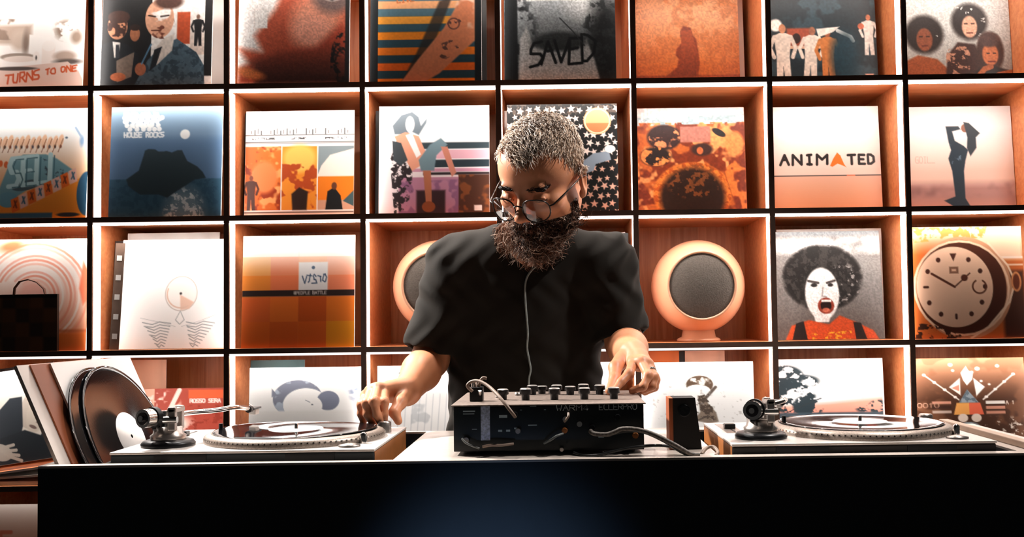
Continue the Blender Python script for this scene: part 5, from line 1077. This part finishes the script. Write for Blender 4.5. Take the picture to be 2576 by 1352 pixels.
for s_ in (-1, 1):
    pr = rim(s_); b = MB(); b.tube(pr + pr[:2], .0014, 6, cap=False); o = b.build('frame', FR, gl); o.matrix_world = HT4
    b = MB(); c = (s_ * .0345, -.1125, -.013); n = len(pr); b.add([c] + pr, [(0, i + 1, (i + 1) % n + 1) for i in range(n)], 0, False); o = b.build('lens', LENS, gl); o.matrix_world = HT4
    b = MB(); b.tube([(s_ * .061, -.1015, -.006), (s_ * .068, -.098, -.004), (s_ * .079, -.04, .002), (s_ * .0845, .0, .006), (s_ * .085, .02, .0), (s_ * .083, .032, -.018)], [.0016, .0016, .0013, .0013, .0014, .0014], 6); o = b.build('temple', FR, gl); o.matrix_world = HT4
b = MB(); b.tube([(-.009, -.1135, -.006), (0, -.116, -.002), (.009, -.1135, -.006)], .0014, 6); o = b.build('bridge', FR, gl); o.matrix_world = HT4

# shirt
T_ = Sdf((-.46, 1.98, .86), (.32, 2.56, 1.62), .0042)
ch = A3(1322, 745, 2.29); be = A3(1320, 920, 2.32); hi = A3(1318, 1095, 2.34)
T_.ell(ch, (.185, .12, .17), None, .06); T_.ell(be, (.178, .135, .22), None, .06); T_.ell(hi, (.180, .135, .16), None, .05)
T_.cap(shL + [.02, .0, .0], shR + [-.02, .0, .0], .066, .066, .05)
T_.cap(shL, neck0 + [-.05, .03, -.005], .06, .05, .03); T_.cap(shR, neck0 + [.05, .03, -.005], .06, .05, .03)
eL = shL + (elL - shL) * .84; eR = shR + (elR - shR) * .84
U_ = Sdf((-.46, 1.98, .86), (.32, 2.56, 1.62), .0042); U_.cap(shL, eL, .068, .068, .035); U_.cap(shR, eR, .068, .065, .035)
def cut(p, axis, r_):     # open the sleeve / hem: cut by a plane, hollow above it
    axis = axis / np.linalg.norm(axis); sl, g = U_.reg(p - .16, p + .16, 0)
    d = (g - p) @ axis; rad = np.linalg.norm((g - p) - d[..., None] * axis, axis=-1)
    m = (rad < .12); U_.f[sl] = np.where(m & (d > -.02), np.maximum(U_.f[sl], d), U_.f[sl]); inner = np.maximum(rad - r_ + .004, -(d + .035)); U_.f[sl] = np.where(m, np.maximum(U_.f[sl], -inner), U_.f[sl])
cut(eL + (eL - shL) * .10, (eL - shL) + np.array([0, -.02, 0]), .057); cut(eR + (eR - shR) * .06, (eR - shR) + np.array([0, -.02, 0]), .053)
q_ = np.maximum(.035 - np.abs(T_.f - U_.f), 0) / .035; T_.f = np.minimum(T_.f, U_.f) - q_ * q_ * .035 * .25; del U_, q_
# neckline
T_.ell(neck0 + [0, .0, .066], (.058, .062, .05), None, .008, 'sub')
T_.f[:, :, :max(0, int((.885 - T_.lo[2]) / T_.h))] = 1.
# folds
g0 = [T_.lo[i] + np.arange(T_.n[i]) * T_.h for i in range(3)]
X_, Y_, Z_ = np.meshgrid(*g0, indexing='ij')
fold = .0035 * np.sin(X_ * 46 + Z_ * 30 + 2.2 * np.sin(Z_ * 21)) * np.sin(Z_ * 17 + X_ * 9 + 1) + .0022 * np.sin(Z_ * 75 - X_ * 60 + 3 * np.sin(Y_ * 30)) + .0018 * np.sin(X_ * 110 + 4 * np.sin(Z_ * 33))
arm_z = np.exp(-((np.abs(X_ - float(ch[0])) - .22) / .09) ** 2); T_.f += (fold * (.4 + .75 * arm_z)).astype(np.float32)
Vs_, Fs_ = T_.mesh(); del T_
SHIRT = mat('washed_black_cotton', '#16120d', .85, var=.15, scale=14, bump=.15, spec=.2)
SHIRT.node_tree.nodes['Principled BSDF'].inputs['Sheen Weight'].default_value = .04; SHIRT.node_tree.nodes['Principled BSDF'].inputs['Sheen Tint'].default_value = (1, .9, .8, 1)
sh_ = child(np_mesh('shirt', Vs_, Fs_, SHIRT)); sh_['label'] = 'loose dark short-sleeved shirt'
# collar band
b = MB(); pts = [neck0 + [.062 * math.sin(q), .0 - .066 * math.cos(q) + .012, .008 + .012 * (1 - math.cos(q))] for q in [2 * math.pi * k / 24 for k in range(25)]]
b.tube(pts, .0055, 8, cap=False); child(b.build('collar', SHIRT))
# trousers and shoes
Tr = Sdf((-.36, 2.14, 0.0), (.2, 2.56, 1.0), .007); hx = float(hi[0])
Tr.ell((hx, 2.35, .9), (.165, .12, .1), None, .04)
for s_ in (-1, 1): Tr.cap((hx + s_ * .085, 2.35, .88), (hx + s_ * .11, 2.35, .5), .088, .068, .03); Tr.cap((hx + s_ * .11, 2.35, .5), (hx + s_ * .12, 2.37, .06), .066, .052, .02)
Vt, Ft = Tr.mesh(); child(np_mesh('trousers', Vt, Ft, mat('dark_denim', '#15171c', .85, var=.1, scale=60)))
for s_ in (-1, 1):
    q = Sdf((hx + s_ * .125 - .07, 2.16, -.01), (hx + s_ * .125 + .07, 2.48, .13), .005); q.ell((hx + s_ * .122, 2.30, .035), (.046, .11, .034), None, .02); q.ell((hx + s_ * .12, 2.37, .05), (.042, .06, .05), None, .02)
    q.f[:, :, :int(.012 / .005)] = 1.; Vq, Fq = q.mesh(); child(np_mesh('shoe', Vq, Fq, mat('black_leather', '#101010', .4) if s_ < 0 else D.materials['black_leather']))
# ring on the right hand in the picture
rg = A3(1636, 946, 1.962); b = MB(); dr = (A3(1645, 948, 1.955) - A3(1628, 918, 1.985)); dr = Vector(dr).normalized(); Q = dr.to_track_quat('Z', 'Y').to_matrix().to_4x4(); Q.translation = Vector(A3(1638, 936, 1.967))
b.lathe([(.0095, -.002), (.0115, -.002), (.0115, .002), (.0095, .002), (.0095, -.002)], 20, 0, Q); o = child(b.build('finger_ring', CHROME)); o['label'] = 'silver finger ring'

# headphone cord: loop round the neck and a line down the shirt front
CORD = mat('pale_grey_cord', '#8d9694', .5, var=.3, scale=90)
WOVEN = mat('black_white_woven_cord', '#cfc8c0', .6, col2='#151515', scale=160)
import mathutils
bv = mathutils.bvhtree.BVHTree.FromPolygons([Vector(v) for v in Vs_.tolist()], Fs_.tolist())
def on_shirt(u, v, off=.003):
    o0 = Vector((0, 0, EYE)); d = (P(u, v, 2.3) - o0).normalized(); h_ = bv.ray_cast(o0, d)[0]
    return (h_ - d * off) if h_ is not None else P(u, v, 2.2)
line_px = [(1352, 668), (1338, 680), (1326, 698), (1321, 722), (1322, 760), (1325, 800), (1328, 840), (1326, 875), (1331, 905), (1335, 930), (1331, 952), (1330, 975)]
hc_ = tag(empty('headphone_cord', tuple(on_shirt(1352, 668))), 'pale headphone cord hanging round the neck and down the dark shirt front', 'cord')
def cc(o): o.parent = hc_; o.matrix_parent_inverse = Matrix.Translation(-hc_.location); return o
cc(MB().tube(smooth_pts([on_shirt(u, v) for u, v in line_px], 4), .0022, 7).build('cord_line', CORD))
nk = [neck0 + [.08 * math.sin(q), -.07 * math.cos(q) + .016, -.016 + .03 * (1 - math.cos(q))] for q in [R(a_) for a_ in range(35, 326, 10)]]
cc(MB().tube(smooth_pts(nk, 3), .0042, 8).build('neck_loop', WOVEN))
